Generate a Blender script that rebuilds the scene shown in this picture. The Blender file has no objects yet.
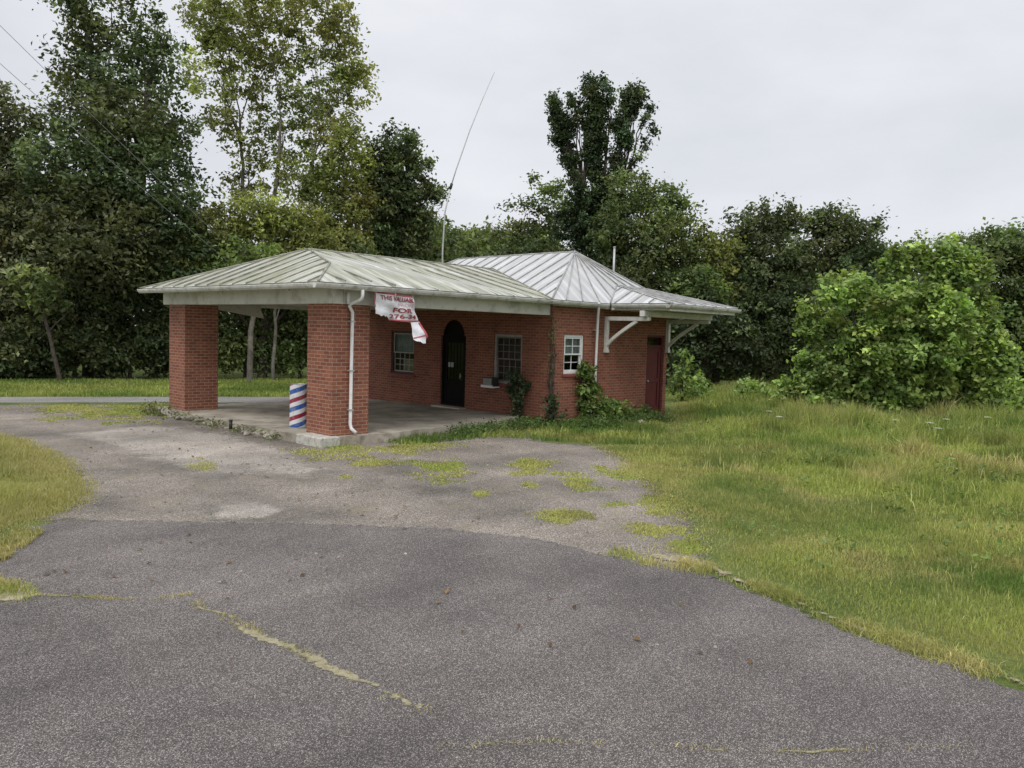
import bpy, bmesh, math, random
import numpy as np
from mathutils import Vector, Matrix

# ------------------------------------------------------------------ camera, sky, sun, exposure
SC = bpy.context.scene
COL = SC.collection
CAM_F, CAM_PITCH, CAM_ROLL, CAM_YAW = 803.75, 0.0641, 0.0289, 0.76
CAM = np.array([-9.1682, -13.6933, 2.3857])
_F = np.array([math.cos(CAM_YAW), math.sin(CAM_YAW), 0.0])
_R = np.array([math.sin(CAM_YAW), -math.cos(CAM_YAW), 0.0])
_U = np.array([0.0, 0.0, 1.0])
FWD = _F * math.cos(CAM_PITCH) - _U * math.sin(CAM_PITCH)
UP0 = _U * math.cos(CAM_PITCH) + _F * math.sin(CAM_PITCH)
_c, _s = math.cos(CAM_ROLL), math.sin(CAM_ROLL)
CR = _c * _R + _s * UP0
CU = -_s * _R + _c * UP0
cam_d = bpy.data.cameras.new('camera')
cam_o = bpy.data.objects.new('camera', cam_d)
COL.objects.link(cam_o)
cam_d.sensor_fit = 'HORIZONTAL'
cam_d.sensor_width = 36.0
cam_d.lens = CAM_F / 1024 * 36
cam_d.clip_start, cam_d.clip_end = 0.1, 3000
m = Matrix.Identity(4)
for i in range(3):
    m[i][0], m[i][1], m[i][2], m[i][3] = CR[i], CU[i], -FWD[i], CAM[i]
cam_o.matrix_world = m
SC.camera = cam_o

SUN_AZ, SUN_EL = math.radians(205), math.radians(55)     # direction towards the sun, measured from +X
world = bpy.data.worlds.new('World')
SC.world = world
world.use_nodes = True
wn, wl = world.node_tree.nodes, world.node_tree.links
wn.clear()
w_out = wn.new('ShaderNodeOutputWorld')
w_bg = wn.new('ShaderNodeBackground')
w_bg.inputs['Strength'].default_value = 0.1
sky = wn.new('ShaderNodeTexSky')
sky.sky_type = 'NISHITA'
sky.sun_disc = False
sky.sun_elevation = SUN_EL
sky.sun_rotation = math.pi / 2 - SUN_AZ
tc = wn.new('ShaderNodeTexCoord')
mp = wn.new('ShaderNodeMapping')
mp.inputs['Scale'].default_value = (1.0, 1.0, 2.6)
cn = wn.new('ShaderNodeTexNoise')
cn.inputs['Scale'].default_value = 3.0
cn.inputs['Detail'].default_value = 5
cn.inputs['Roughness'].default_value = 0.5
cr = wn.new('ShaderNodeValToRGB')
cr.color_ramp.elements[0].position = 0.3
cr.color_ramp.elements[0].color = (5.9, 6.05, 6.45, 1)
cr.color_ramp.elements[1].position = 0.72
cr.color_ramp.elements[1].color = (7.35, 7.45, 7.75, 1)
mx = wn.new('ShaderNodeMixRGB')
mx.inputs['Fac'].default_value = 0.94                     # the cloud layer covers nearly all of the sky
wl.new(tc.outputs['Generated'], mp.inputs['Vector'])
wl.new(mp.outputs['Vector'], cn.inputs['Vector'])
wl.new(cn.outputs['Fac'], cr.inputs['Fac'])
wl.new(sky.outputs['Color'], mx.inputs['Color1'])
sepw = wn.new('ShaderNodeSeparateXYZ')
wl.new(tc.outputs['Generated'], sepw.inputs[0])
zr_ = wn.new('ShaderNodeValToRGB')                        # an overcast sky is brightest overhead
zr_.color_ramp.elements[0].position = 0.0
zr_.color_ramp.elements[0].color = (1.0, 1.0, 1.0, 1)
zr_.color_ramp.elements[1].position = 1.0
zr_.color_ramp.elements[1].color = (2.35, 2.35, 2.35, 1)
e_ = zr_.color_ramp.elements.new(0.36)
e_.color = (1.04, 1.04, 1.04, 1)
wl.new(sepw.outputs['Z'], zr_.inputs['Fac'])
mz = wn.new('ShaderNodeMixRGB')
mz.blend_type = 'MULTIPLY'
mz.inputs['Fac'].default_value = 1.0
wl.new(cr.outputs['Color'], mz.inputs['Color1'])
wl.new(zr_.outputs['Color'], mz.inputs['Color2'])
wl.new(mz.outputs['Color'], mx.inputs['Color2'])
wl.new(mx.outputs['Color'], w_bg.inputs['Color'])
wl.new(w_bg.outputs['Background'], w_out.inputs['Surface'])

sun_d = bpy.data.lights.new('sun', 'SUN')
sun_d.energy = 1.3
sun_d.angle = math.radians(25)
sun_d.color = (1.0, 0.97, 0.92)
sun_o = bpy.data.objects.new('sun', sun_d)
COL.objects.link(sun_o)
_sd = Vector((math.cos(SUN_AZ) * math.cos(SUN_EL), math.sin(SUN_AZ) * math.cos(SUN_EL), math.sin(SUN_EL)))
sun_o.rotation_euler = _sd.to_track_quat('Z', 'Y').to_euler()
sun_o.location = (0, 0, 40)

SC.view_settings.view_transform = 'Standard'
SC.view_settings.look = 'None'
SC.view_settings.gamma = 1
SC.view_settings.exposure = 0.25
SC.render.engine = 'CYCLES'
SC.cycles.max_bounces = 8
SC.cycles.diffuse_bounces = 5
SC.cycles.transmission_bounces = 4
SC.cycles.transparent_max_bounces = 8
SC.cycles.use_denoising = True

RNG = np.random.default_rng(7)
random.seed(7)

# ------------------------------------------------------------------ placing helpers
def ray(u, v):
    a, b = u - 512, v - 384
    return FWD + a / CAM_F * CR - b / CAM_F * CU
def gp(u, v, z=0.0):
    d = ray(u, v)
    return CAM + d * ((z - CAM[2]) / d[2])
def at(u, v, dist):
    d = ray(u, v)
    return CAM + d / math.hypot(d[0], d[1]) * dist
def on_y(u, v, Y):
    d = ray(u, v)
    return CAM + d * ((Y - CAM[1]) / d[1])

# ------------------------------------------------------------------ value noise for scatter
class Noise2:
    def __init__(self, seed):
        self.t = np.random.default_rng(seed).random((256, 256))
    def one(self, x, y):
        xi, yi = np.floor(x).astype(int), np.floor(y).astype(int)
        fx, fy = x - xi, y - yi
        fx, fy = fx * fx * (3 - 2 * fx), fy * fy * (3 - 2 * fy)
        t = self.t
        a, b = t[xi % 256, yi % 256], t[(xi + 1) % 256, yi % 256]
        c, d = t[xi % 256, (yi + 1) % 256], t[(xi + 1) % 256, (yi + 1) % 256]
        return (a * (1 - fx) + b * fx) * (1 - fy) + (c * (1 - fx) + d * fx) * fy
    def __call__(self, x, y, octs=3):
        x, y = np.asarray(x, float), np.asarray(y, float)
        s, amp, tot = 0, 1.0, 0
        for k in range(octs):
            s = s + amp * self.one(x * 2 ** k + 17.3 * k, y * 2 ** k + 5.1 * k)
            tot += amp
            amp *= 0.5
        return s / tot
NZ, NZ2, NZ3 = Noise2(1), Noise2(2), Noise2(3)

def inside(px, py, poly):
    r = np.zeros(px.shape, bool)
    n = len(poly)
    j = n - 1
    for i in range(n):
        xi, yi, xj, yj = poly[i][0], poly[i][1], poly[j][0], poly[j][1]
        if yi != yj:
            r ^= ((yi > py) != (yj > py)) & (px < (xj - xi) * (py - yi) / (yj - yi) + xi)
        j = i
    return r
def edge_dist(px, py, poly):
    d = np.full(px.shape, 1e9)
    n = len(poly)
    for i in range(n):
        a, b = np.array(poly[i][:2]), np.array(poly[(i + 1) % n][:2])
        ab = b - a
        L = max(ab @ ab, 1e-9)
        t = np.clip(((px - a[0]) * ab[0] + (py - a[1]) * ab[1]) / L, 0, 1)
        d = np.minimum(d, np.hypot(px - a[0] - t * ab[0], py - a[1] - t * ab[1]))
    return d

# ------------------------------------------------------------------ object helpers
def tag(o, label, cat=None, group=None, kind=None):
    o['label'] = label
    if cat: o['category'] = cat
    if group: o['group'] = group
    if kind: o['kind'] = kind
    return o
def empty(name, loc=(0, 0, 0)):
    o = bpy.data.objects.new(name, None)
    o.location = loc
    o.empty_display_size = 0.3
    COL.objects.link(o)
    return o
def link_mesh(name, me, parent=None, loc=None):
    o = bpy.data.objects.new(name, me)
    COL.objects.link(o)
    if loc is not None: o.location = loc
    if parent is not None:
        o.parent = parent
        if loc is None:                       # geometry is in world coordinates
            off, q = Vector((0, 0, 0)), parent
            while q is not None:
                off += q.location
                q = q.parent
            o.location = -off
    return o

class MB:
    """collects faces with metre UVs and builds ONE mesh"""
    def __init__(self):
        self.v, self.f, self.uv, self.mi, self.sm = [], [], [], [], []
    def face(self, pts, uv=None, mi=0, smooth=False):
        i = len(self.v)
        pts = [tuple(map(float, p)) for p in pts]
        self.v += pts
        self.f.append(tuple(range(i, i + len(pts))))
        if uv is None:
            a = Vector(pts[1]) - Vector(pts[0])
            n = Vector((0, 0, 0))
            for k in range(1, len(pts) - 1):
                n += (Vector(pts[k]) - Vector(pts[0])).cross(Vector(pts[k + 1]) - Vector(pts[0]))
            ax = [abs(n.x), abs(n.y), abs(n.z)]
            k = ax.index(max(ax))
            uv = [(p[1], p[2]) if k == 0 else (p[0], p[2]) if k == 1 else (p[0], p[1]) for p in pts]
        self.uv += list(uv)
        self.mi.append(mi)
        self.sm.append(smooth)
    def hexa(self, p, mi=0):
        # p: 8 corners, bottom ring 0-3 counter-clockwise seen from above, top ring 4-7
        for q in ((3, 2, 1, 0), (4, 5, 6, 7), (0, 1, 5, 4), (1, 2, 6, 5), (2, 3, 7, 6), (3, 0, 4, 7)):
            self.face([p[k] for k in q], mi=mi)
    def box(self, x0, x1, y0, y1, z0, z1, mi=0):
        self.hexa([(x0, y0, z0), (x1, y0, z0), (x1, y1, z0), (x0, y1, z0), (x0, y0, z1), (x1, y0, z1), (x1, y1, z1), (x0, y1, z1)], mi)
    def obox(self, c, ax, ay, az, sx, sy, sz, mi=0):
        c, ax, ay, az = Vector(c), Vector(ax), Vector(ay), Vector(az)
        p = []
        for k in (-1, 1):
            for (i, j) in ((-1, -1), (1, -1), (1, 1), (-1, 1)):
                p.append(c + ax * (i * sx / 2) + ay * (j * sy / 2) + az * (k * sz / 2))
        self.hexa(p, mi)
    def tube(self, pts, rad, n=8, mi=0, caps=True):
        pts = [Vector(p) for p in pts]
        if not hasattr(rad, '__len__'): rad = [rad] * len(pts)
        rings = []
        ref = None
        for i, p in enumerate(pts):
            t = (pts[min(i + 1, len(pts) - 1)] - pts[max(i - 1, 0)]).normalized()
            if ref is None:
                ref = t.orthogonal().normalized()
            ref = (ref - t * ref.dot(t))
            if ref.length < 1e-6: ref = t.orthogonal()
            ref.normalize()
            b = t.cross(ref)
            rings.append([p + (ref * math.cos(2 * math.pi * k / n) + b * math.sin(2 * math.pi * k / n)) * rad[i] for k in range(n)])
        acc = 0
        for i in range(len(pts) - 1):
            L = (pts[i + 1] - pts[i]).length
            for k in range(n):
                k2 = (k + 1) % n
                w = 2 * math.pi * rad[i] / n
                self.face([rings[i][k], rings[i][k2], rings[i + 1][k2], rings[i + 1][k]],
                          [(k * w, acc), ((k + 1) * w, acc), ((k + 1) * w, acc + L), (k * w, acc + L)], mi, True)
            acc += L
        if caps:
            self.face(rings[0][::-1], mi=mi)
            self.face(rings[-1], mi=mi)
    def plate(self, poly, n, th, mi=0, uv=None, side=None):
        # polygon extruded by th along -n
        n = Vector(n).normalized()
        top = [Vector(p) for p in poly]
        bot = [p - n * th for p in top]
        self.face(top, uv, mi)
        self.face(bot[::-1], None if uv is None else uv[::-1], mi)
        for i in range(len(top)):
            j = (i + 1) % len(top)
            self.face([bot[i], bot[j], top[j], top[i]], mi=mi if side is None else side)
    def build(self, name, mats, parent=None, weld=True, bevel=0):
        me = bpy.data.meshes.new(name)
        me.from_pydata(self.v, [], self.f)
        uvl = me.uv_layers.new(name='UVMap')
        uvl.data.foreach_set('uv', np.array(self.uv, float).ravel())
        me.polygons.foreach_set('material_index', np.array(self.mi, np.int32))
        me.polygons.foreach_set('use_smooth', np.array(self.sm, bool))
        for mt in (mats if isinstance(mats, (list, tuple)) else [mats]): me.materials.append(mt)
        if weld:
            bm = bmesh.new()
            bm.from_mesh(me)
            bmesh.ops.remove_doubles(bm, verts=bm.verts, dist=0.0004)
            bm.to_mesh(me)
            bm.free()
        me.update()
        o = link_mesh(name, me, parent)
        if bevel:
            b = o.modifiers.new('bevel', 'BEVEL')
            b.width, b.segments, b.limit_method = bevel, 2, 'ANGLE'
        return o

def fast_mesh(name, verts, loops, totals, colors, mats, mat_idx=None, smooth=None):
    me = bpy.data.meshes.new(name)
    nv, nl, npoly = len(verts), len(loops), len(totals)
    me.vertices.add(nv)
    me.vertices.foreach_set('co', np.ascontiguousarray(verts, np.float32).ravel())
    me.loops.add(nl)
    me.loops.foreach_set('vertex_index', np.ascontiguousarray(loops, np.int32))
    me.polygons.add(npoly)
    starts = np.concatenate([[0], np.cumsum(totals)[:-1]]).astype(np.int32)
    me.polygons.foreach_set('loop_start', starts)
    if mat_idx is not None: me.polygons.foreach_set('material_index', np.ascontiguousarray(mat_idx, np.int32))
    me.polygons.foreach_set('use_smooth', np.zeros(npoly, bool))
    at_ = me.color_attributes.new('Col', 'FLOAT_COLOR', 'POINT')
    rgba = np.ones((nv, 4), np.float32)
    rgba[:, :3] = colors
    at_.data.foreach_set('color', rgba.ravel())
    for mt in mats: me.materials.append(mt)
    me.update(calc_edges=True)
    me.validate()
    return me

# ------------------------------------------------------------------ materials
def nodes_of(name):
    mt = bpy.data.materials.new(name)
    mt.use_nodes = True
    nt = mt.node_tree
    b = nt.nodes['Principled BSDF']
    return mt, nt, b
def ramp(nt, fac, stops):
    r = nt.nodes.new('ShaderNodeValToRGB')
    e = r.color_ramp.elements
    while len(e) < len(stops): e.new(0.5)
    for k, (p, c) in enumerate(stops):
        e[k].position = p
        e[k].color = (*c, 1) if len(c) == 3 else c
    nt.links.new(fac, r.inputs['Fac'])
    return r.outputs['Color']
def noise(nt, vec, scale, detail=4, rough=0.55, dist=0.0):
    n = nt.nodes.new('ShaderNodeTexNoise')
    n.inputs['Scale'].default_value = scale
    n.inputs['Detail'].default_value = detail
    n.inputs['Roughness'].default_value = rough
    n.inputs['Distortion'].default_value = dist
    nt.links.new(vec, n.inputs['Vector'])
    return n.outputs['Fac']
def mapping(nt, vec, scale):
    mpn = nt.nodes.new('ShaderNodeMapping')
    mpn.inputs['Scale'].default_value = scale
    nt.links.new(vec, mpn.inputs['Vector'])
    return mpn.outputs['Vector']
def coords(nt, which='Object'):
    return nt.nodes.new('ShaderNodeTexCoord').outputs[which]
def mixc(nt, fac, a, b, mode='MIX'):
    mxn = nt.nodes.new('ShaderNodeMixRGB')
    mxn.blend_type = mode
    for sock, val in (('Fac', fac), ('Color1', a), ('Color2', b)):
        if isinstance(val, (int, float)): mxn.inputs[sock].default_value = val
        elif isinstance(val, tuple): mxn.inputs[sock].default_value = (*val, 1)
        else: nt.links.new(val, mxn.inputs[sock])
    return mxn.outputs['Color']
def bump(nt, b, height, strength, dist):
    bn = nt.nodes.new('ShaderNodeBump')
    bn.inputs['Strength'].default_value = strength
    bn.inputs['Distance'].default_value = dist
    nt.links.new(height, bn.inputs['Height'])
    nt.links.new(bn.outputs['Normal'], b.inputs['Normal'])
def spec(b, v):
    b.inputs['Specular IOR Level'].default_value = v

def mat_plain(name, c, rough=0.6, var=0.25, scale=3.0, sp=0.4, dirt=None, metal=0.0, which='Object', bmp=0.0):
    mt, nt, b = nodes_of(name)
    co = coords(nt, which)
    f = noise(nt, co, scale, 5, 0.6)
    lo = tuple(x * (1 - var) for x in c)
    hi = tuple(min(1, x * (1 + var)) for x in c)
    col = ramp(nt, f, [(0.3, lo), (0.7, hi)])
    if dirt:
        f2 = noise(nt, co, scale * 2.3, 6, 0.7)
        col = mixc(nt, ramp(nt, f2, [(0.5, (0, 0, 0)), (0.68, (1, 1, 1))]), col, dirt)
    nt.links.new(col, b.inputs['Base Color'])
    b.inputs['Roughness'].default_value = rough
    b.inputs['Metallic'].default_value = metal
    spec(b, sp)
    if bmp: bump(nt, b, f, bmp, 0.02)
    return mt

def mat_brick(name, c1, c2, mortar, dirt=(0.05, 0.035, 0.03), dirt_amt=0.45):
    mt, nt, b = nodes_of(name)
    uv = coords(nt, 'UV')
    br = nt.nodes.new('ShaderNodeTexBrick')
    br.offset = 0.5
    br.inputs['Scale'].default_value = 1.0
    br.inputs['Brick Width'].default_value = 0.215
    br.inputs['Row Height'].default_value = 0.0762
    br.inputs['Mortar Size'].default_value = 0.0075
    br.inputs['Mortar Smooth'].default_value = 0.25
    br.inputs['Bias'].default_value = -0.1
    br.inputs['Color1'].default_value = (*c1, 1)
    br.inputs['Color2'].default_value = (*c2, 1)
    br.inputs['Mortar'].default_value = (*mortar, 1)
    nt.links.new(uv, br.inputs['Vector'])
    f = noise(nt, uv, 1.6, 6, 0.65)
    col = mixc(nt, ramp(nt, f, [(0.42, (0, 0, 0)), (0.8, (dirt_amt,) * 3)]), br.outputs['Color'], dirt)
    f3 = noise(nt, uv, 25, 3, 0.6)
    col = mixc(nt, 0.35, col, ramp(nt, f3, [(0.3, (0.45, 0.45, 0.45)), (0.7, (1, 1, 1))]), 'MULTIPLY')
    f4 = noise(nt, mapping(nt, uv, (3.0, 0.5, 1)), 1.3, 4, 0.6)      # lime bloom
    col = mixc(nt, ramp(nt, f4, [(0.6, (0, 0, 0)), (0.85, (0.22,) * 3)]), col, (0.45, 0.33, 0.28))
    nt.links.new(col, b.inputs['Base Color'])
    b.inputs['Roughness'].default_value = 0.85
    spec(b, 0.25)
    inv = nt.nodes.new('ShaderNodeMath')
    inv.operation = 'SUBTRACT'
    inv.inputs[0].default_value = 1.0
    nt.links.new(br.outputs['Fac'], inv.inputs[1])
    bump(nt, b, inv.outputs[0], 0.6, 0.006)
    return mt

def mat_roof(name, base, pale, algae, algae_amt, rust=(0.12, 0.085, 0.06)):
    # UV: u across the pans, v down the slope
    mt, nt, b = nodes_of(name)
    uv = coords(nt, 'UV')
    f1 = noise(nt, mapping(nt, uv, (5.5, 0.35, 1)), 1.0, 6, 0.7)
    col = ramp(nt, f1, [(0.36, base), (0.5, tuple((x + y) / 2 for x, y in zip(base, pale))), (0.58, pale)])
    f2 = noise(nt, uv, 0.55, 4, 0.6, 0.3)
    f3 = noise(nt, mapping(nt, uv, (9.0, 0.9, 1)), 1.0, 5, 0.6)
    am = mixc(nt, 1.0, ramp(nt, f2, [(0.32, (0.1, 0.1, 0.1)), (0.6, (1, 1, 1))]), ramp(nt, f3, [(0.32, (0.15,) * 3), (0.58, (1, 1, 1))]), 'MULTIPLY')
    am = mixc(nt, 1.0, am, (algae_amt,) * 3, 'MULTIPLY')
    col = mixc(nt, am, col, algae)
    f4 = noise(nt, mapping(nt, uv, (12.0, 1.6, 1)), 1.0, 6, 0.7)
    col = mixc(nt, ramp(nt, f4, [(0.62, (0, 0, 0)), (0.78, (0.55,) * 3)]), col, rust)
    nt.links.new(col, b.inputs['Base Color'])
    b.inputs['Metallic'].default_value = 0.15
    b.inputs['Roughness'].default_value = 0.5
    spec(b, 0.5)
    bump(nt, b, noise(nt, uv, 2.5, 3, 0.5), 0.25, 0.03)
    return mt

def mat_leaf(name, trans=0.3, rough=0.5, sp=0.3):
    mt, nt, b = nodes_of(name)
    a = nt.nodes.new('ShaderNodeAttribute')
    a.attribute_name = 'Col'
    nt.links.new(a.outputs['Color'], b.inputs['Base Color'])
    b.inputs['Roughness'].default_value = rough
    spec(b, sp)
    t = nt.nodes.new('ShaderNodeBsdfTranslucent')
    nt.links.new(mixc(nt, 1.0, a.outputs['Color'], (1.25, 1.3, 0.6), 'MULTIPLY'), t.inputs['Color'])
    ms = nt.nodes.new('ShaderNodeMixShader')
    ms.inputs['Fac'].default_value = trans
    nt.links.new(b.outputs['BSDF'], ms.inputs[1])
    nt.links.new(t.outputs['BSDF'], ms.inputs[2])
    nt.links.new(ms.outputs['Shader'], nt.nodes['Material Output'].inputs['Surface'])
    return mt

def soften(nt, b, co, sc=5.0, wide=0.0):
    """thin layer that breaks up into crumbs towards its edge (vertex mask Col)"""
    a = nt.nodes.new('ShaderNodeAttribute')
    a.attribute_name = 'Col'
    n1 = noise(nt, co, sc, 8, 0.72)
    sm = nt.nodes.new('ShaderNodeMath')
    sm.operation = 'ADD'
    nt.links.new(a.outputs['Fac'], sm.inputs[0])
    nt.links.new(n1, sm.inputs[1])
    nt.links.new(ramp(nt, sm.outputs[0], [(0.66 - wide * 0.2, (0, 0, 0)), (0.74 + wide, (1, 1, 1))]), b.inputs['Alpha'])
def mat_asphalt(name, dark, mid, speck, moss=None, sc=1.0, patch=0.5, soft=False):
    mt, nt, b = nodes_of(name)
    co = coords(nt)
    vo = nt.nodes.new('ShaderNodeTexVoronoi')
    vo.inputs['Scale'].default_value = 185 * sc
    nt.links.new(co, vo.inputs['Vector'])
    sep = nt.nodes.new('ShaderNodeSeparateColor')
    nt.links.new(vo.outputs['Color'], sep.inputs['Color'])
    agg = ramp(nt, sep.outputs['Red'], [(0.0, dark), (0.55, mid), (0.8, tuple(x * 1.5 for x in mid)), (0.97, speck)])
    fine = noise(nt, co, 260 * sc, 2, 0.5)
    col = mixc(nt, 0.6, agg, ramp(nt, fine, [(0.25, (0.5,) * 3), (0.75, (1.35,) * 3)]), 'MULTIPLY')
    big = noise(nt, co, 0.45, 5, 0.6)
    col = mixc(nt, 1.0, col, ramp(nt, big, [(0.3, (1 - patch,) * 3), (0.5, (1, 1, 1)), (0.72, (1 + patch, 1 + patch * 0.97, 1 + patch * 0.9))]), 'MULTIPLY')
    tr = noise(nt, mapping(nt, co, (0.25, 1.3, 1)), 1.2, 4, 0.6)
    col = mixc(nt, 0.5, col, ramp(nt, tr, [(0.3, (0.7,) * 3), (0.7, (1.25,) * 3)]), 'MULTIPLY')
    if moss:
        mo = noise(nt, co, 1.1, 6, 0.7)
        col = mixc(nt, ramp(nt, mo, [(0.55, (0, 0, 0)), (0.7, (0.6,) * 3)]), col, moss)
    nt.links.new(col, b.inputs['Base Color'])
    b.inputs['Roughness'].default_value = 0.85
    spec(b, 0.25)
    # hairline cracks
    wv = nt.nodes.new('ShaderNodeTexVoronoi')
    wv.feature = 'DISTANCE_TO_EDGE'
    wv.inputs['Scale'].default_value = 0.42
    wob = nt.nodes.new('ShaderNodeTexNoise')
    wob.inputs['Scale'].default_value = 1.4
    wob.inputs['Detail'].default_value = 6
    nt.links.new(co, wob.inputs['Vector'])
    nt.links.new(mixc(nt, 0.22, co, wob.outputs['Color']), wv.inputs['Vector'])
    col2 = mixc(nt, ramp(nt, wv.outputs['Distance'], [(0.0, (0.22,) * 3), (0.004, (0.0,) * 3)]), col, (0.045, 0.04, 0.035))
    nt.links.new(col2, b.inputs['Base Color'])
    bump(nt, b, mixc(nt, 0.5, vo.outputs['Distance'], fine), 0.7, 0.008)
    if soft: soften(nt, b, co, 6.0 if soft is True else 3.0, 0.0 if soft is True else soft)
    return mt

M = {}
M['brick'] = mat_brick('red_brick', (0.325, 0.122, 0.070), (0.20, 0.067, 0.044), (0.40, 0.285, 0.22))
M['brick_wall'] = mat_brick('red_brick_wall', (0.305, 0.108, 0.063), (0.20, 0.064, 0.042), (0.33, 0.222, 0.17))
M['sill'] = mat_plain('brick_sill', (0.2, 0.06, 0.045), 0.8)
M['white'] = mat_plain('white_paint', (0.62, 0.61, 0.57), 0.55, 0.12, 2.0, dirt=(0.42, 0.40, 0.35))
M['white_clean'] = mat_plain('white_enamel', (0.74, 0.74, 0.73), 0.4, 0.06, 3.0, dirt=(0.6, 0.58, 0.54))
M['beam'] = mat_plain('beam_paint', (0.60, 0.60, 0.55), 0.6, 0.1, 1.2, dirt=(0.40, 0.39, 0.33))
M['gutter'] = mat_plain('gutter_metal', (0.60, 0.60, 0.57), 0.45, 0.18, 2.0, dirt=(0.3, 0.28, 0.24))
M['soffit'] = mat_plain('soffit_paint', (0.5, 0.49, 0.44), 0.7, 0.12, 2.0, dirt=(0.33, 0.31, 0.26))
M['roof_canopy'] = mat_roof('canopy_tin', (0.16, 0.16, 0.135), (0.62, 0.615, 0.58), (0.215, 0.225, 0.115), 0.9)
M['roof_main'] = mat_roof('office_tin', (0.36, 0.36, 0.365), (0.58, 0.58, 0.58), (0.27, 0.27, 0.24), 0.45, (0.22, 0.205, 0.19))
M['seam_canopy'] = mat_plain('canopy_seam', (0.24, 0.235, 0.19), 0.6, 0.5, 4.0)
M['seam_main'] = mat_plain('office_seam', (0.30, 0.30, 0.29), 0.5, 0.4, 4.0)  # darker grey paints in the shaded side of the ribs
M['roof_edge'] = mat_plain('edge_rust_shadow', (0.10, 0.09, 0.075), 0.7, 0.5, 5.0)  # dark tone paints in rust plus the drip shadow above the gutter
M['dark_wood'] = mat_plain('dark_door_paint', (0.010, 0.0085, 0.008), 0.7, 0.3, sp=0.08)
M['red_door'] = mat_plain('oxblood_paint', (0.105, 0.020, 0.020), 0.55, 0.25)
M['dark_frame'] = mat_plain('dark_frame', (0.06, 0.022, 0.018), 0.6)
M['concrete'] = mat_plain('worn_concrete', (0.34, 0.305, 0.25), 0.9, 0.35, 1.1, 0.2, dirt=(0.20, 0.175, 0.135), bmp=0.3)
M['pale_concrete'] = mat_plain('pale_concrete', (0.42, 0.38, 0.32), 0.9, 0.25, 1.6, 0.2, dirt=(0.28, 0.25, 0.20))
M['rubble'] = mat_plain('broken_concrete', (0.34, 0.31, 0.26), 0.95, 0.45, 6.0, 0.2, dirt=(0.10, 0.085, 0.06))
M['white_block'] = mat_plain('whitewashed_block', (0.47, 0.455, 0.41), 0.85, 0.25, 6.0, dirt=(0.24, 0.22, 0.165))
M['asphalt'] = mat_asphalt('old_asphalt', (0.046, 0.040, 0.037), (0.109, 0.097, 0.091), (0.40, 0.36, 0.33), None, 1.0, 0.32, True)
M['gravel'] = mat_asphalt('gravelly_tarmac', (0.070, 0.060, 0.050), (0.170, 0.148, 0.126), (0.50, 0.445, 0.385), (0.19, 0.165, 0.10), 0.7, 0.5, 0.12)
M['road'] = mat_asphalt('road_surface', (0.11, 0.105, 0.10), (0.21, 0.20, 0.19), (0.4, 0.38, 0.36), None, 0.7, 0.15)
M['bark'] = mat_plain('bark', (0.075, 0.062, 0.05), 0.9, 0.45, 5.0, 0.15)
M['pale_bark'] = mat_plain('pale_bark', (0.33, 0.31, 0.26), 0.85, 0.45, 3.5, 0.15, dirt=(0.13, 0.115, 0.09))
M['grey_bark'] = mat_plain('grey_bark', (0.16, 0.145, 0.12), 0.9, 0.45, 3.5, 0.15, dirt=(0.08, 0.07, 0.055))
M['steel'] = mat_plain('galvanised_steel', (0.42, 0.42, 0.42), 0.5, 0.15, 4.0, metal=0.4)
M['dark_metal'] = mat_plain('dark_metal', (0.03, 0.028, 0.026), 0.5, 0.3)
M['cable'] = mat_plain('cable_sheath', (0.3, 0.3, 0.3), 0.6, 0.1)
M['leaf'] = mat_leaf('tree_leaf', 0.38)
M['blade'] = mat_leaf('grass_blade', 0.35, 0.6, 0.2)
M['curtain_or_light'] = mat_plain('dusty_curtain', (0.2, 0.17, 0.14), 0.9, 0.4, 4.0)
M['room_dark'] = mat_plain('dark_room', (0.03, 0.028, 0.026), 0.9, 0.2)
M['vinyl'] = mat_plain('banner_vinyl', (0.66, 0.66, 0.68), 0.5, 0.1, 4.0, dirt=(0.5, 0.5, 0.52))
M['banner_red'] = mat_plain('banner_red', (0.42, 0.07, 0.09), 0.5, 0.2, 6.0)
M['letter_red'] = mat_plain('letter_red', (0.25, 0.025, 0.035), 0.5, 0.2, 8.0)
M['letter_faded'] = mat_plain('letter_faded', (0.55, 0.36, 0.40), 0.5, 0.2, 8.0)
# glass: mostly clear, mirrors the overcast sky and trees
mt, nt, b = nodes_of('window_glass')
tb = nt.nodes.new('ShaderNodeBsdfTransparent')
tb.inputs['Color'].default_value = (0.82, 0.85, 0.84, 1)
gb = nt.nodes.new('ShaderNodeBsdfGlossy')
gb.inputs['Roughness'].default_value = 0.04
lw = nt.nodes.new('ShaderNodeLayerWeight')
lw.inputs['Blend'].default_value = 0.28
ms = nt.nodes.new('ShaderNodeMixShader')
nt.links.new(ramp(nt, lw.outputs['Facing'], [(0.0, (0.015,) * 3), (0.6, (0.03,) * 3), (1.0, (0.6,) * 3)]), ms.inputs['Fac'])
nt.links.new(tb.outputs['BSDF'], ms.inputs[1])
nt.links.new(gb.outputs['BSDF'], ms.inputs[2])
nt.links.new(ms.outputs['Shader'], nt.nodes['Material Output'].inputs['Surface'])
M['glass'] = mt
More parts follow.
